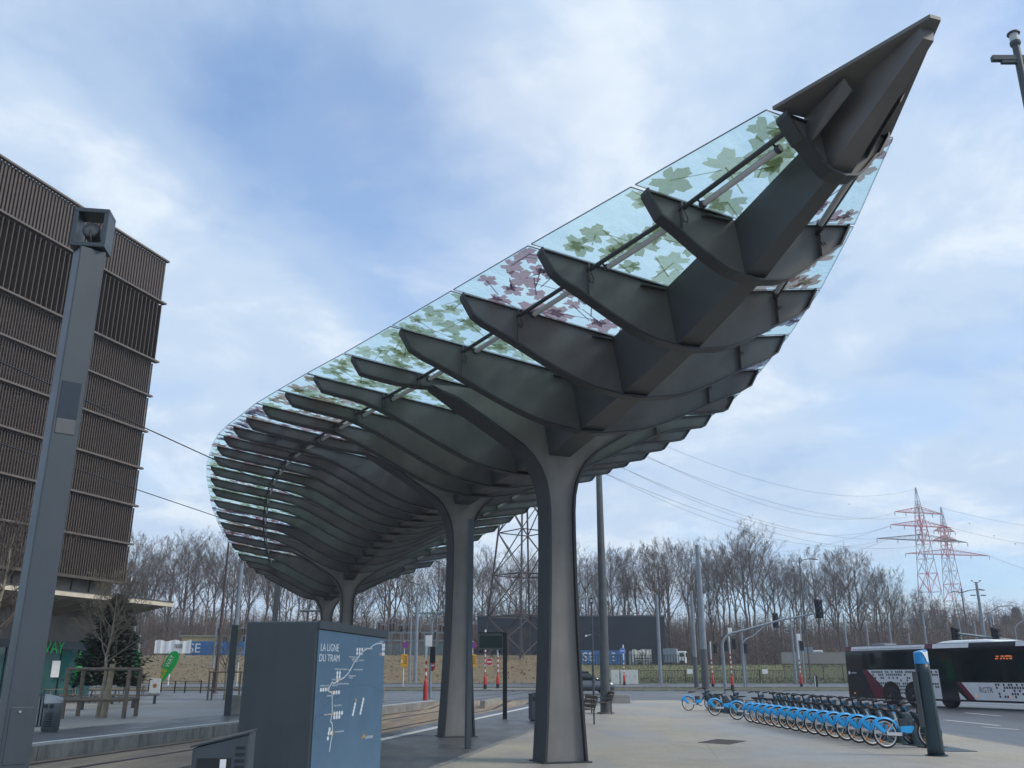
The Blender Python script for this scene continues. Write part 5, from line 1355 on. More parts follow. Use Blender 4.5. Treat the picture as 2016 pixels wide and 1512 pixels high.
def striped(p, h, label, cat='signal post', heads=(), discs=(), base='red', top_white=1.2, panel=False):
    """post with red and white rings on a red sleeve"""
    t = thing('striped_post', label, cat, p)
    MB().lathe([(.15, 0), (.15, .6), (.135, .95), (.08, 1.2), (.06, 1.22)], n=14).build('sleeve', K['red'], t)
    if base == 'black': MB().lathe([(.155, 0), (.155, .38)], n=14).build('black_foot', K['black'], t)
    z = 1.26; k = 0
    while z < h - top_white - .01:
        MB().tube([(0, 0, z), (0, 0, z + .22)], .062, 8).build('ring', K['white'] if k % 2 else K['red'], t); z += .22; k += 1
    MB().tube([(0, 0, z), (0, 0, h)], .075, 8).build('upper_shaft', K['white'], t)
    for dx, dz, rz, lit in heads: head(t, (dx, -.05, dz), rz, lit, 1.0)
    for dx, dz, kind in discs:
        c = MB().lathe([(0, 0), (.34, .001), (.34, .02)], (0, 0, 0), 22, axis=(0, -1, 0)).build('sign_disc', K['blue_sign'] if kind == 'blue' else K['red'], t, 0, (dx, -.12, dz))
        MB().box((0, -.024, 0), (.46, .006, .10)).build('white_bar', K['white'], c)
        rm_ = MB(); n = 22
        rm_.add([(r_ * math.cos(6.2832 * q / n), -.0225, r_ * math.sin(6.2832 * q / n)) for r_ in (.315, .34) for q in range(n)], [(q, (q + 1) % n, n + (q + 1) % n, n + q) for q in range(n)]); rm_.build('white_rim', K['white'], c)
    if panel: MB().box((.12, -.1, h + .1), (.42, .06, .7)).build('white_signal_box', K['white'], t, .02)
    return t
def G2(u, v, Y=None):
    p = ground(u, v)
    if Y: p = at(u, Y, 1)
    return Vector((p.x, p.y, terr(p.x, p.y)))
striped(G2(838, 1376, 61.0), 3.5, 'red and white banded signal post at the left platform end', heads=((.42, 2.75, 0, None),), panel=True)
t = thing('no_entry_post', 'grey post with a no entry sign beside the banded post at the left platform end', 'traffic sign', G2(847, 1371, 66))
MB().tube([(0, 0, 0), (0, 0, 5.0), (.35, 0, 5.6), (1.1, 0, 5.95), (2.4, 0, 6.1)], [.11, .09, .085, .08, .07], 10).build('mast_arm', K['galv'], t)
c = MB().lathe([(0, 0), (.36, .001), (.36, .02)], (0, 0, 0), 22, axis=(0, -1, 0)).build('sign_disc', K['red'], t, 0, (.14, -.14, 2.1)); MB().box((0, -.024, 0), (.5, .006, .11)).build('white_bar', K['white'], c)
c.rotation_euler = (0, 0, R(-50))
striped(G2(955, 1363, 86.5) + Vector((0, 0, .12)), 5.2, 'banded post with lit red signal and no entry disc on the traffic island', heads=((-.32, 3.6, -.5, 0),), discs=((.36, 2.35, 'red'),), base='black', top_white=2.0)
striped(G2(980, 1361, 89.0) + Vector((0, 0, .12)), 5.0, 'banded signal post without a disc on the traffic island', heads=((.22, 3.7, .4, None),), base='black', top_white=2.0)
striped(G2(1229, 1354, 113), 4.6, 'banded post with a round blue sign before the grey cabinets', discs=((-.1, 3.9, 'blue'),), base='black', top_white=1.6)
striped(G2(1403, 1357, 99), 4.6, 'banded signal post just right of the thickest mast', heads=((.45, 3.9, 0, None),), top_white=1.6, base='black')
striped(G2(1441, 1360, 91), 5.2, 'banded signal post with two signals right of the first signal arm', heads=((-.42, 4.0, 0, None), (.42, 4.15, 0, None)), top_white=2.0, base='black', panel=True)
striped(G2(1577, 1354, 101), 5.0, 'banded signal post near the middle of the bike row', heads=((.4, 4.2, 0, None),), top_white=2.0, base='black', panel=True)
t = thing('small_signal', 'small signal on the foot of the second signal arm', 'traffic light', G2(1470, 1350, 99)); MB().tube([(0, 0, 0), (0, 0, 3.6)], .06, 8).build('shaft', K['galv'], t); head(t, (.1, -.1, 3.9), 0, None, 1.0)
p = G2(1606, 1350, 97); t = thing('marker_board', 'small black and white marker board behind the bike row', 'traffic sign', p); MB().box((0, 0, .6), (.35, .08, 1.2)).build('board', K['black'], t); MB().box((-.1, -.045, .62), (.08, .01, 1.1)).build('white_stripe', K['white'], t)
# yellow and round signs
def board_sign(u, v, Y, label, vtop, disc=True):
    p = G2(u, v, Y); t = thing('yellow_sign', label, 'traffic sign', p)
    h = height(1284, Y) - p.z
    MB().tube([(0, 0, 0), (0, 0, h + 1.2)], .045, 8).build('post', K['white'], t)
    b = MB().box((.05, -.06, h - .9), (.75, .03, 1.35)).build('panel', K['yellow'], t, .02)
    for k in range(4): MB().box((.16, -.08, h - .5 - k * .22), (.35, .004, .07)).build('text_bar', K['bus_navy'], b)
    MB().box((-.22, -.08, h - .95), (.14, .004, .3)).build('white_mark', K['white'], b)
    if disc:
        c = MB().lathe([(0, 0), (.36, .001), (.36, .02)], (0, 0, 0), 20, axis=(0, -1, 0)).build('round_sign', mat('violet sign', (.16, .06, .30), .5, 0, .1), t, 0, (.1, -.06, h + .75))
        MB().lathe([(.30, 0), (.36, .003)], (0, -.024, 0), 20, axis=(0, -1, 0), caps=False).build('red_rim', K['red'], c)
board_sign(794, 1356, 104, 'yellow information board on a white post before the dry grass bank', 1284)
board_sign(930, 1356, 104, 'yellow information board half hidden behind the second column', 1284)
t = thing('arrow_sign', 'small pale road sign on a white post at the bank left of the info pillar', 'traffic sign', G2(467, 1350, 108)); MB().tube([(0, 0, 0), (0, 0, 4.1)], .045, 8).build('post', K['white'], t); MB().prism([(-.45, -.05, 3.9), (.1, -.05, 3.2), (.6, -.05, 3.9), (.1, -.05, 4.3)], (0, .03, 0)).build('panel', K['galv'], t)
t = thing('marker_post', 'thin white marker post behind the feather flag', 'post', G2(332, 1342, 112)); MB().tube([(0, 0, 0), (0, 0, 1.9)], .09, 8).build('shaft', K['white'], t); MB().box((0, 0, 1.85), (.2, .1, .1)).build('cap', K['white'], t)
# cabinets, block, cabinet row
for u, dx, lab in ((1211, .0, 'left pale grey street cabinet of three'), (1231, .0, 'double door grey street cabinet, middle of three'), (1248, .0, 'right pale grey street cabinet of three')):
    p = G2(u, 1353, 117); t = thing('street_cabinet', lab, 'cabinet', p, 0, 'street cabinets at the road')
    MB().box((0, 0, .87), (1.0 if 'double' not in lab else 1.15, .45, 1.7)).build('body', K['concrete'] if 0 else mat('cabinet grey', (.58, .58, .55), .6, 0, .08, 2), t, .02)
    MB().box((0, -.228, .92), (.9, .008, 1.4)).build('door', mat('cabinet door grey', (.62, .62, .58), .6, 0, .06, 2), t); MB().box((.1, -.24, 1.0), (.05, .02, .22)).build('handle', K['black'], t)
    MB().box((0, 0, .04), (1.05, .5, .1)).build('plinth', K['concrete'], t)
p = ground(1212, 1384); tag(MB().box((0, 0, .22), (1.65, .5, .46)).build('concrete_block', K['concrete'], None, .03, p, R(-4)), 'pale concrete block lying beside the tall dark mast', 'concrete block')
p = ground(751, 1381); tag(MB().box((0, 0, .4), (.35, .3, .8)).build('equipment_box', K['concrete'], None, .02, p, R(10)), 'small pale box at the platform edge right of the info pillar', 'box')
# ================================================================ background
rng = random.Random(51)
def onland(u, Y, z=4.0):
    x = at(u, Y, z).x; return Vector((x, Y, terr(x, Y)))
# black hall
K['hall'] = mat('black corrugated hall wall', (.017, .022, .032), .55, 0, .15, .3)
hx0, hx1 = at(940, 186, 6).x, at(1311, 186, 6).x
hz = 2.4; hh = height(1214, 186) - hz
hall = thing('black_hall', 'black flat-roofed industrial hall before the wood', 'building', ((hx0 + hx1) / 2, 186, hz))
hw_ = (hx1 - hx0) / 2
MB().box((0, 9, hh / 2), (hw_ * 2, 18, hh)).build('wall', K['hall'], hall)
cg = MB()
for k in range(int(hw_ * 2 / .55)): cg.box((-hw_ + .3 + k * .55, -.03, hh / 2), (.22, .06, hh - .1))
tag(cg.build('wall_ribs', K['hall'], hall), kind='stuff')
MB().box((0, 9, hh + .1), (hw_ * 2 + .2, 18.2, .25)).build('roof_edge', K['slate'], hall)
dx = at(1260, 186, 4).x - hall.location.x
MB().box((dx, -.1, 2.4), (4.6, .3, 4.4)).build('door_recess', K['black'], hall); MB().box((dx - 1.3, -.28, 1.8), (1.7, .1, 3.2)).build('door', K['galv'], hall); MB().box((dx + 1.1, -.28, 2.0), (1.5, .1, 3.6)).build('door_leaf', K['galv'], hall)
# containers, banners, trucks on the bank
K['cont_blue'] = mat('blue container', (.05, .16, .36), .5, 0, .12, 1.0)
def container(u, Y, L, label, text, rz=0.0, m=None):
    p = onland(u, Y); t = thing('container', label, 'container', p, rz)
    MB().box((0, 0, 1.35), (L, 2.4, 2.6)).build('body', m or K['cont_blue'], t)
    rb = MB()
    for k in range(int(L / .3)): rb.box((-L / 2 + .15 + k * .3, -1.22, 1.35), (.14, .05, 2.4))
    tag(rb.build('corrugation', m or K['cont_blue'], t), kind='stuff')
    tx = MB(); add_text(tx, text, 2.2, frame((-L * .42, -1.26, .75), (1, 0, 0), (0, 0, 1)), 1.1, 'LEFT', 0, .02); tx.build('lettering', K['white'], t)
container(1172, 181, 6.1, 'blue container with white letters left of the tall dark mast', 'SE')
container(1207, 182, 4.6, 'blue container with white letters right of the tall dark mast', 'SE')
container(1385 - 985, 166, 5.6, 'blue container leaning on the dry grass bank at left', 'SE', -.15)
container(445, 168, 6.4, 'pale blue container right of the brown mast on the bank', 'SE', .05)
def banner(u, Y, w, h, label, text, sz, pos):
    p = onland(u, Y); t = thing('banner', label, 'banner', p)
    for x in (-w / 2, 0, w / 2): MB().tube([(x, .05, 0), (x, .05, h + .6)], .05, 6).build('post', K['galv_dark'], t)
    n = 18; vs = [(-w / 2 + w * i / n, -.05 + .10 * math.sin(i * 1.7), z + (.12 * math.sin(i * .8) if z > 1 else 0)) for i in range(n + 1) for z in (.5, h + .5)]
    c = MB().add(vs, [(2 * i, 2 * i + 2, 2 * i + 3, 2 * i + 1) for i in range(n)]).build('sheet', K['white'] if 'IBB' in text else mat('cream board', (.58, .56, .50), .6, 0, .08), t)
    tx = MB(); add_text(tx, text, sz, frame((pos[0], -.2, pos[1]), (1, 0, 0), (0, 0, 1)), 1.0, 'LEFT', 0, .01)
    for k in range(2 if 'W' in text else 0): tx.box((0, -.2, 1.15 - k * .45), (w * .8, .01, .2))
    tx.build('lettering', K['bus_navy'], c)
    return t
banner(338, 160, 6.2, 2.1, 'long white banner with black letters on the dry grass bank', 'IBB', 1.0, (.3, 1.35))
b_ = banner(1264, 178, 3.6, 2.2, 'cream board with a letter emblem before the hall door', 'W', 1.3, (-.5, 1.4))
yb = thing('yellow_shed', 'low yellow flat-roofed shed behind the blue container on the bank', 'building', onland(405, 178), .1)
MB().box((0, 0, 1.9), (8.5, 4, 3.8)).build('wall', mat('yellow plaster', (.50, .40, .20), .8, 0, .1, 1), yb); MB().box((0, 0, 3.95), (9.4, 4.8, .3)).build('roof', mat('shed roof', (.22, .21, .19), .7, 0, .1, 1), yb)
MB().box((-3.2, -2.02, 1.6), (.9, .06, 1.8)).build('window', K['glass_dark'], yb)
for u, Y, lab in ((1330, 183, 'white box truck parked right of the black hall'), (1598, 175, 'white truck cab far behind the banded post')):
    p = onland(u, Y); tk = thing('truck', lab, 'truck', p, -.3)
    MB().box((-.9, 0, 1.75), (2.6, 2.2, 2.6)).build('box_body', K['galv'], tk, .04); MB().box((1.25, 0, 1.45), (1.7, 2.1, 2.2)).build('cab', K['white'], tk, .12); MB().box((2.08, 0, 1.9), (.1, 1.8, .8)).build('windscreen', K['glass_dark'], tk); MB().box((1.35, -1.06, 1.9), (.8, .05, .7)).build('side_window', K['glass_dark'], tk)
    for x in (-1.3, 1.3):
        for y in (-.95, .95): MB().lathe([(.45, -.12), (.45, .12)], (x, y, .45), 14, axis=(0, 1, 0)).build('wheel', K['rubber'], tk)
# substation
def substation(u0, u1, Y, label, seed, n_ins):
    rg = random.Random(seed); x0, x1 = at(u0, Y, 6).x, at(u1, Y, 6).x; z = terr((x0 + x1) / 2, Y)
    t = thing('electrical_substation', label, 'substation', ((x0 + x1) / 2, Y, z)); w = (x1 - x0) / 2
    K.setdefault('steel_pale', mat('weathered substation steel', (.22, .25, .25), .6, .2, .2, 1))
    K.setdefault('insulator', mat('brown porcelain', (.035, .025, .022), .25, 0, .2, 2))
    for zz in (2.6, 3.9):
        for y in (0, 3.5): MB().box((0, y, zz), (w * 2, .18, .14)).build('beam', K['steel_pale'], t)
    for k in range(8):
        x = -w + 2 * w * k / 7
        for y in (0, 3.5): MB().box((x, y, 1.95), (.16, .16, 3.9)).build('support', K['steel_pale'], t)
    for k in range(n_ins):
        x = -w + .3 + (2 * w - .6) * k / (n_ins - 1) + rg.uniform(-.2, .2); y = rg.choice((0, 3.5)); b = rg.choice((2.7, 4.0)); hI = rg.uniform(.9, 1.5)
        pr = []
        for q in range(9): pr += [(.10, b + hI * q / 9), (.19, b + hI * (q + .4) / 9)]
        MB().lathe(pr + [(.05, b + hI)], (x, y, 0), 8, sm=False).build('insulator', K['insulator'], t)
        if rg.random() < .5: MB().box((x, y, b + hI + .1), (.35, .3, .3)).build('terminal_cap', K['galv'], t)
    for k in range(5):
        x = -w + 2 * w * (k + .5) / 5; MB().tube([(x, 3.5, 3.9), (x, 3.5, 6.2 + rg.random())], .05, 5).build('lightning_rod', K['galv'], t)
        MB().tube([(x - w / 5, 0, 5.3), (x, 0, 5.0), (x + w / 5, 0, 5.3)], .03, 4).build('busbar', K['galv'], t)
    for k in range(6):
        x = -w + 2 * w * (k + .5) / 6; MB().box((x, 1.5, 1.0), (1.6, 1.6, 2.0)).build('transformer_case', mat('substation grey green', (.13, .17, .17), .6, 0, .1, 1) if k == 0 else bpy.data.materials['substation grey green'], t)
    fb = MB()
    for k in range(int(w * 2 / .22)): fb.box((-w + k * .22, -2.2, 1.0), (.07, .05, 2.0))
    tag(fb.build('fence_bars', K['steel_pale'], t), kind='stuff')
substation(742, 905, 158, 'outdoor electrical substation with brown insulators behind the dry bank', 3, 22)
substation(425, 482, 172, 'small electrical switchgear yard behind the blue containers on the bank', 4, 9)
def insulator_row(u0, u1, v, Y, label):
    x0, x1 = at(u0, Y, 10).x, at(u1, Y, 10).x; z = height(v, Y)
    t = thing('insulator_string', label, 'insulators', (x0, Y, z))
    n = 22
    for k in range(n):
        x = (x1 - x0) * k / n; MB().lathe([(.03, -.05), (.26, -.02), (.26, .05), (.03, .1)], (x, 0, 0), 8, axis=(.8, 0, .6)).build('disc', mat('green insulator glass', (.06, .12, .11), .3, 0, .1) if k == 0 and 'green insulator glass' not in bpy.data.materials else bpy.data.materials['green insulator glass'], t)
    MB().tube([(-.5, 0, 0), (x1 - x0 + 1, 0, 0)], .04, 5).build('wire', K['galv_dark'], t)
insulator_row(815, 885, 1207, 150, 'row of greenish insulator discs between the two central columns')
insulator_row(590, 640, 1203, 150, 'row of greenish insulator discs left of the far columns')
# ---------------------------------------------------------------- lattice pylons
def lattice(t, secs, m_of, r=.10, name='leg', skip_x=False, rd=.6):
    """secs: list of (z, half width); legs, horizontals and X braces as real members"""
    cs = [(-1, -1), (1, -1), (1, 1), (-1, 1)]
    for (z0, w0), (z1, w1) in zip(secs[:-1], secs[1:]):
        m = m_of((z0 + z1) / 2)
        lg = MB(); br = MB()
        for a, b in cs: lg.tube([(a * w0, b * w0, z0), (a * w1, b * w1, z1)], r, 4, caps=False, sm=False)
        for k in range(4):
            a, b = cs[k], cs[(k + 1) % 4]
            br.tube([(a[0] * w0, a[1] * w0, z0), (b[0] * w1, b[1] * w1, z1)], r * rd, 3, caps=False, sm=False)
            br.tube([(b[0] * w0, b[1] * w0, z0), (a[0] * w1, a[1] * w1, z1)], r * rd, 3, caps=False, sm=False)
            br.tube([(a[0] * w1, a[1] * w1, z1), (b[0] * w1, b[1] * w1, z1)], r * rd, 3, caps=False, sm=False)
        tag(lg.build('legs', m, t), kind='stuff'); tag(br.build('bracing', m, t), kind='stuff')
K['pyl'] = mat('rust stained lattice steel', (.085, .072, .07), .7, .2, .3, .15)
K['pyl_red'] = mat('red pylon paint', (.55, .10, .10), .6, 0, .1, .1)
K['pyl_white'] = mat('white pylon paint', (.46, .48, .50), .6, 0, .1, .1)
K['pyl_grey'] = mat('grey lattice arm', (.10, .12, .14), .6, 0, .1, .1)
pc = onland(1034, 150, 12)
py = thing('lattice_pylon', 'big dark steel lattice pylon standing between the two front columns', 'pylon', (pc.x, 150, pc.z - .5), R(38))
lattice(py, [(0, 4.9), (6.5, 4.3), (13, 3.75), (20, 3.15), (26.5, 2.6), (33, 2.05), (40, 1.4), (48, .5)], lambda z: K['pyl'], .20, rd=.55)
for z, w in ((13, 3.75), (26.5, 2.6)):
    b = MB()
    for k in range(4):
        a = [(-w, 0), (0, -w), (w, 0), (0, w)]; b.tube([(*a[k], z), (*a[(k + 1) % 4], z)], .08, 3)
    tag(b.build('inner_ring', K['pyl'], py), kind='stuff')
def arm(t, z, L, hh, m, w=.9, dirx=(1, 0)):
    b = MB(); n = 7
    for s_ in (-1, 1):
        tipp = Vector((s_ * L, 0, z))
        for y in (-w, w):
            b.tube([(0, y, z), tipp], .10, 4, caps=False); b.tube([(0, y, z + hh), tipp], .09, 4, caps=False)
            for k in range(n):
                q0, q1 = k / n, (k + .5) / n
                b.tube([Vector((0, y, z)).lerp(tipp, q0), Vector((0, y, z + hh)).lerp(tipp, q1)], .055, 3, caps=False); b.tube([Vector((0, y, z + hh)).lerp(tipp, q1), Vector((0, y, z)).lerp(tipp, (k + 1) / n)], .055, 3, caps=False)
    tag(b.build('cross_arm', m, t), kind='stuff')
    for s_ in (-1, 1):
        for q in (.55, 1.0):
            MB().lathe([(.03, -1.5), (.12, -1.2), (.12, -.4), (.03, 0)], (s_ * L * q, 0, z), 6).build('insulator', K['pyl_grey'], t)
for z, L in ((36, 9.5), (42, 7.5)): arm(py, z, L, 1.6, K['pyl'])
def red_pylon(u, Y, vtop, label, arms, rz, wb):
    p = onland(u, Y, 20); p.z = 2.0; H_ = height(vtop, Y) - 2.0
    t = thing('red_white_pylon', label, 'pylon', p, rz)
    zz = [0, .12, .22, .32, .42, .52, .60, .68, .76, .84, .92, 1.0]
    def wd(q): return wb * (1 - q) ** 1.0 * .8 + wb * .14 if q < .8 else (wb * .30 - (q - .8) * wb * 1.45)
    lattice(t, [(q * H_, max(.08, wd(q))) for q in zz], lambda z: K['pyl_red'] if int(z / H_ * 7.2) % 2 else K['pyl_white'], .15, rd=.6)
    for v, L, m in arms: arm(t, height(v, Y) - 2.0, L, 2.2, m, 1.1)
    return t
P1 = red_pylon(1838, 330, 960, 'nearer tall red and white lattice pylon above the wood at right', ((1010, 10.5, K['pyl_red']), (1036, 13, K['pyl_red']), (1064, 19.5, K['pyl_grey'])), R(16), 4.4)
P2 = red_pylon(1886, 375, 998, 'farther red and white lattice pylon right of the nearer one', ((1046, 5, K['pyl_red']), (1064, 6, K['pyl_red']), (1092, 19.5, K['pyl_red'])), R(12), 4.4)
def wire(a, b, sag, label, r=.035):
    a, b = Vector(a), Vector(b); n = 28
    P = [a.lerp(b, k / n) - Vector((0, 0, sag * 4 * (k / n) * (1 - k / n))) for k in range(n + 1)]
    w = MB().tube(P, r, 4, caps=False).build('power_line', K['galv_dark']); tag(w, label, 'power line', 'power lines between the pylons')
def lp(u, v, Y): z = height(v, Y); q = at(u, Y, z); return (q.x, Y, z)
src = [(3.6, 150, 50), (9.5, 150, 44.5), (8.0, 151, 44.0), (10.5, 149, 39), (12, 150, 38), (11, 151, 36.5), (13, 150, 35)]
dst = [lp(1803, 962, 330), lp(1768, 1007, 330), lp(1838, 1008, 332), lp(1750, 1035, 330), lp(1862, 1034, 332), lp(1752, 1058, 330), lp(1880, 1056, 332)]
sags = [9.5, 9.0, 8.5, 8.5, 9.5, 8.0, 8.5]
for k, (a, b, s_) in enumerate(zip(src, dst, sags)): wire(a, b, s_, 'thin power line, %s of seven from the top, right of the canopy' % ordinal(k + 1), .03)
for k, (a, b) in enumerate(((lp(1752, 1036, 330), lp(1480, 1085, 700)), (lp(1752, 1060, 330), lp(1500, 1120, 700)), (lp(1862, 1036, 332), lp(2200, 1075, 500)), (lp(1926, 1085, 375), lp(2200, 1150, 500)), (lp(1854, 1000, 375), lp(2200, 1040, 500)))): wire(a, b, 4, 'faint power line, %s of five running on beyond the red pylons' % ordinal(k + 1), .05)
for k, (u, v) in enumerate(((1672, 993), (1447, 1041), (1909, 1031), (1957, 1055), (1999, 1071))):
    z = height(v, 120); q = at(u, 120, z); bd_ = MB()
    bd_.add([(-.28, 0, .12), (0, -.06, 0), (.28, 0, .10), (0, .1, .02), (.0, -.3, -.03), (0, .22, .04)], [(0, 1, 3), (1, 2, 3), (4, 1, 3), (5, 1, 3)]); bd_.lathe([(0, -.2), (.06, 0), (0, .22)], (0, 0, 0), 6, axis=(0, 1, 0))
    tag(bd_.build('bird', K['black'], None, 0, q), 'small dark bird in the sky, %s from the left' % ordinal([2, 1, 3, 4, 5][k]), 'bird', 'birds in the sky')
# ---------------------------------------------------------------- fences on the field
def fence(u0, u1, Y, h, step, label, m, bars=.12):
    x0, x1 = at(u0, Y, 1).x, at(u1, Y, 1).x; t = thing('mesh_fence', label, 'fence', (x0, Y, terr(x0, Y))); n = max(2, int((x1 - x0) / step))
    for k in range(n + 1): x = (x1 - x0) * k / n; MB().box((x, 0, h / 2 + terr(x0 + x, Y) - terr(x0, Y)), (.09, .09, h + .1)).build('post', m, t)
    b = MB()
    for k in range(int((x1 - x0) / bars)): x = k * bars; b.box((x, 0, h / 2 + terr(x0 + x, Y) - terr(x0, Y)), (bars * .28, .03, h - .1))
    for z in (.15, h - .1): b.box(((x1 - x0) / 2, 0, z + terr((x0 + x1) / 2, Y) - terr(x0, Y)), (x1 - x0, .04, .05))
    tag(b.build('wire_mesh', m, t), kind='stuff')
K['fence_g'] = mat('dark green fence', (.028, .038, .036), .6, 0, .1, 1)
fence(1252, 1545, 128, 1.75, 3.0, 'long dark mesh fence across the green field', K['fence_g'], .2)
fence(1545, 1930, 127, 2.3, 2.6, 'denser dark fence behind the rear of the bus', mat('grey green dense fence', (.05, .065, .065), .6, 0, .1, 1), .11)
fence(1140, 1420, 170, 1.9, 5.0, 'thin site fence in front of the black hall', K['fence_g'], .5)
for u, v, Y, lab in ((1358, 1322, 127.5, 'small white notice on the field fence, left one'), (1506, 1322, 127.5, 'small white notice on the field fence, right one')):
    z = height(v, Y); q = at(u, Y, z); tag(MB().box((0, 0, 0), (.75, .03, .6)).build('notice_board', K['white'], None, 0, q), lab, 'sign')
tag(MB().box((0, 0, 1.0), (16, .3, 2.0)).build('site_wall', mat('grey site hoarding', (.22, .21, .20), .8, 0, .1, .4), None, 0, onland(1625, 172) + Vector((0, 0, .2))), 'long grey hoarding behind the dense fence left of the bus', 'wall')
# ---------------------------------------------------------------- wood
bark_m, twig_m = mat('wood bark', (.15, .122, .10), .9, 0, .4, .5), mat('wood twigs', (.115, .088, .073), .9, 0, .2, .2)
VAR = []
for k in range(9):
    tt, cc = bare_tree(100 + k, 30, .36, .24 + .06 * (k % 4), 11, .66 + .10 * (k % 3), .43, (7, 6, 5), .022)
    VAR.append((tt.mesh('trunk', bark_m), cc.mesh('crown', twig_m)))
def tree_top(u):   # rough skyline of the photo
    pts = [(-200, 1040), (230, 1062), (300, 1055), (400, 1050), (480, 1068), (700, 1085), (900, 1080), (1050, 1085), (1150, 1092), (1210, 1080), (1290, 1058), (1360, 1075), (1460, 1060), (1540, 1085), (1600, 1105), (1670, 1085), (1730, 1100), (1800, 1135), (1850, 1170), (1900, 1205), (2060, 1195), (2300, 1190)]
    for (a, b), (c, d) in zip(pts[:-1], pts[1:]):
        if a <= u <= c: return b + (d - b) * (u - a) / (c - a)
    return 1150
def row(us, Y0, jit, name, word, lift=0):
    for k, u in enumerate(us):
        Y = Y0 + rng.uniform(-jit, jit); p = onland(u, Y, 12)
        h = height(tree_top(u) + rng.choice((rng.uniform(-16, 14), rng.uniform(0, 40), rng.uniform(10, 70))) + lift, Y) - p.z
        tm, cm = VAR[(k * 4 + int(Y0)) % len(VAR)]
        plant(tm, cm, p - Vector((0, 0, .2)), rng.uniform(0, 6.28), h / 30.0, '%s bare tree from the left in the %s row of the wood' % (ordinal(k + 1), word), 'forest_tree', 'tree', 'bare trees of the wood')
front = list(range(205, 1850, 40))
row([u + rng.uniform(-12, 12) for u in front], 203, 5, '', 'front')
row([u + rng.uniform(-14, 14) for u in range(190, 1890, 48)], 222, 6, '', 'second', 4)
row([u + rng.uniform(-14, 14) for u in range(200, 2080, 55)], 248, 8, '', 'third', 8)
row([u + rng.uniform(-14, 14) for u in range(220, 2080, 68)], 280, 8, '', 'rearmost', 12)
# far dark conifers at right
for k, (u, Y, vt) in enumerate(((1905, 330, 1228), (1935, 340, 1222), (1965, 335, 1235), (1990, 320, 1212), (2012, 325, 1196), (2040, 330, 1200), (2075, 330, 1210))):
    p = onland(u, Y, 10); h = height(vt, Y) - p.z; t = thing('far_conifer', '%s dark conifer from the left in the clump above the bus front' % ordinal(k + 1), 'tree', p, 0, 'far dark conifers')
    MB().tube([(0, 0, 0), (0, 0, h * .9)], [.4, .05], 6).build('trunk', bark_m, t); cr = MB(); rg = random.Random(k)
    for j in range(900):
        q = rg.random() ** .8; z = h * (.06 + .94 * q); rm = h * .22 * (1 - q) ** .8 + .3; a = rg.uniform(0, 6.28); r_ = rm * math.sqrt(rg.random()); c = Vector((r_ * math.cos(a), r_ * math.sin(a), z))
        d = Vector((math.cos(a), math.sin(a), -.3)) * 1.1; s2 = Vector((-math.sin(a), math.cos(a), .3)) * .45; cr.add([c - s2, c + d, c + s2], [(0, 1, 2)])
    cr.build('crown', K['needle'], t)
# undergrowth: nobody could count it
K['brush'] = mat('brown undergrowth', (.16, .118, .095), .95, 0, .3, .12)
br = MB(); rg = random.Random(9)
for k in range(22000):
    Y = 192 + 110 * rg.random() ** 1.3; x = rg.uniform(-.52, .66) * Y; z = terr(x, Y) - .1; h = rg.uniform(2.5, 9.0) * (1 if Y > 200 else .6)
    a = rg.uniform(0, 3.14); w = rg.uniform(.05, .10); dx, dy = math.cos(a) * w, math.sin(a) * w; lx, ly = rg.uniform(-.8, .8), rg.uniform(-.8, .8)
    br.add([(x - dx, Y - dy, z), (x + dx, Y + dy, z), (x + lx, Y + ly, z + h)], [(0, 1, 2)])
    for j in range(4):
        q = rg.uniform(.2, .95); c = Vector((x + lx * q, Y + ly * q, z + h * q)); b2 = rg.uniform(0, 6.28); L = rg.uniform(.6, 1.7)
        e = c + Vector((math.cos(b2) * L, math.sin(b2) * L, rg.uniform(.3, 1.2))); br.add([c, c + Vector((0, 0, .11)), e], [(0, 1, 2)])
tag(br.build('undergrowth', K['brush']), kind='stuff')
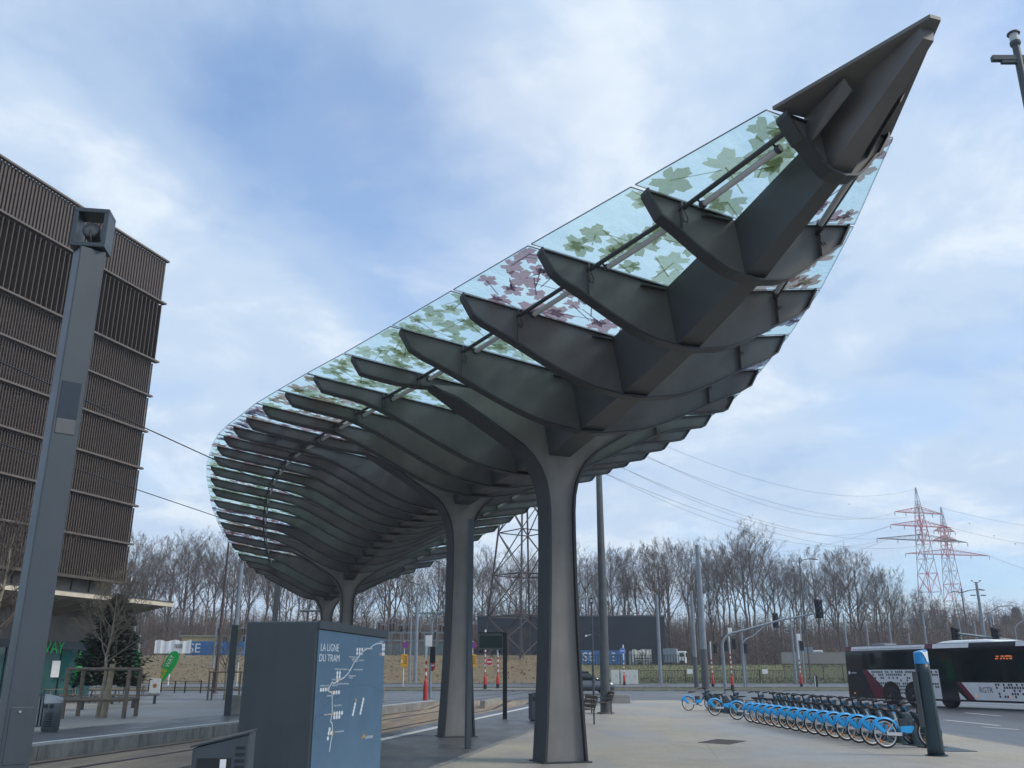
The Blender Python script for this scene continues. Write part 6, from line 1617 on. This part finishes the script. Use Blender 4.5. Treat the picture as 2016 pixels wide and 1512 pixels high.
# dry grass on the bank and tufts on the field
K['straw'] = mat('dry bank grass', (.19, .148, .082), .95, 0, .3, .12, col2=(.15, .112, .064)); K['tuft'] = mat('field grass tufts', (.13, .125, .05), .95, 0, .3, .3, col2=(.06, .06, .025))
gr, g2 = MB(), MB()
for k in range(2600):
    Y = rg.uniform(126.5, 156); x = rg.uniform(-75, 16); z = terr(x, Y) - .02; a = rg.uniform(0, 6.28); w = rg.uniform(.06, .16); h = rg.uniform(.08, .34)
    lx, ly = rg.gauss(0, .35), rg.gauss(-.2, .3); gr.add([(x - math.cos(a) * w, Y - math.sin(a) * w, z), (x + math.cos(a) * w, Y + math.sin(a) * w, z), (x + lx, Y + ly, z + h)], [(0, 1, 2)])
for k in range(12000):
    Y = rg.uniform(126.5, 176); x = rg.uniform(8, 95); z = terr(x, Y) - .02; a = rg.uniform(0, 6.28); w = rg.uniform(.04, .10); h = rg.uniform(.1, .35)
    g2.add([(x - math.cos(a) * w, Y - math.sin(a) * w, z), (x + math.cos(a) * w, Y + math.sin(a) * w, z), (x + rg.gauss(0, .12), Y + rg.gauss(0, .12), z + h)], [(0, 1, 2)])
tag(gr.build('dry_grass', K['straw']), kind='stuff'); tag(g2.build('field_grass', K['tuft']), kind='stuff')
# bare shrubs on the bank below the pylon
for k, (u, Y, s_) in enumerate(((945, 141, .16), (965, 143, .17), (1000, 142, .19), (1030, 144, .18), (905, 140, .13), (800, 138, .12), (190, 140, .14))):
    p = onland(u, Y); plant(VAR[k % 9][0], VAR[(k + 3) % 9][1], p, k * 1.3, s_ * .8, '%s' % ['brown shrub on the bank below the departure display, left', 'brown shrub on the bank below the departure display, right', 'tallest brown shrub at the foot of the lattice pylon', 'brown shrub right at the foot of the lattice pylon', 'low shrub on the bank behind the second column', 'low shrub on the bank before the substation', 'shrub on the bank behind the conifer'][k], 'bank_shrub', 'shrub')

# ---------------------------------------------------------------- air
hm = bpy.data.materials.new('haze'); hm.use_nodes = True; hn, hl = hm.node_tree.nodes, hm.node_tree.links; hn.clear()
ho = hn.new('ShaderNodeOutputMaterial'); hv = hn.new('ShaderNodeVolumePrincipled'); hv.inputs['Color'].default_value = (.80, .87, 1.0, 1); hv.inputs['Density'].default_value = .0004
hv.inputs['Anisotropy'].default_value = .2; hl.new(hv.outputs[0], ho.inputs['Volume'])
hz_ = MB().box((0, 350, 36), (2200, 1100, 80)).build('haze', hm); tag(hz_, kind='stuff')
bpy.context.view_layer.update()
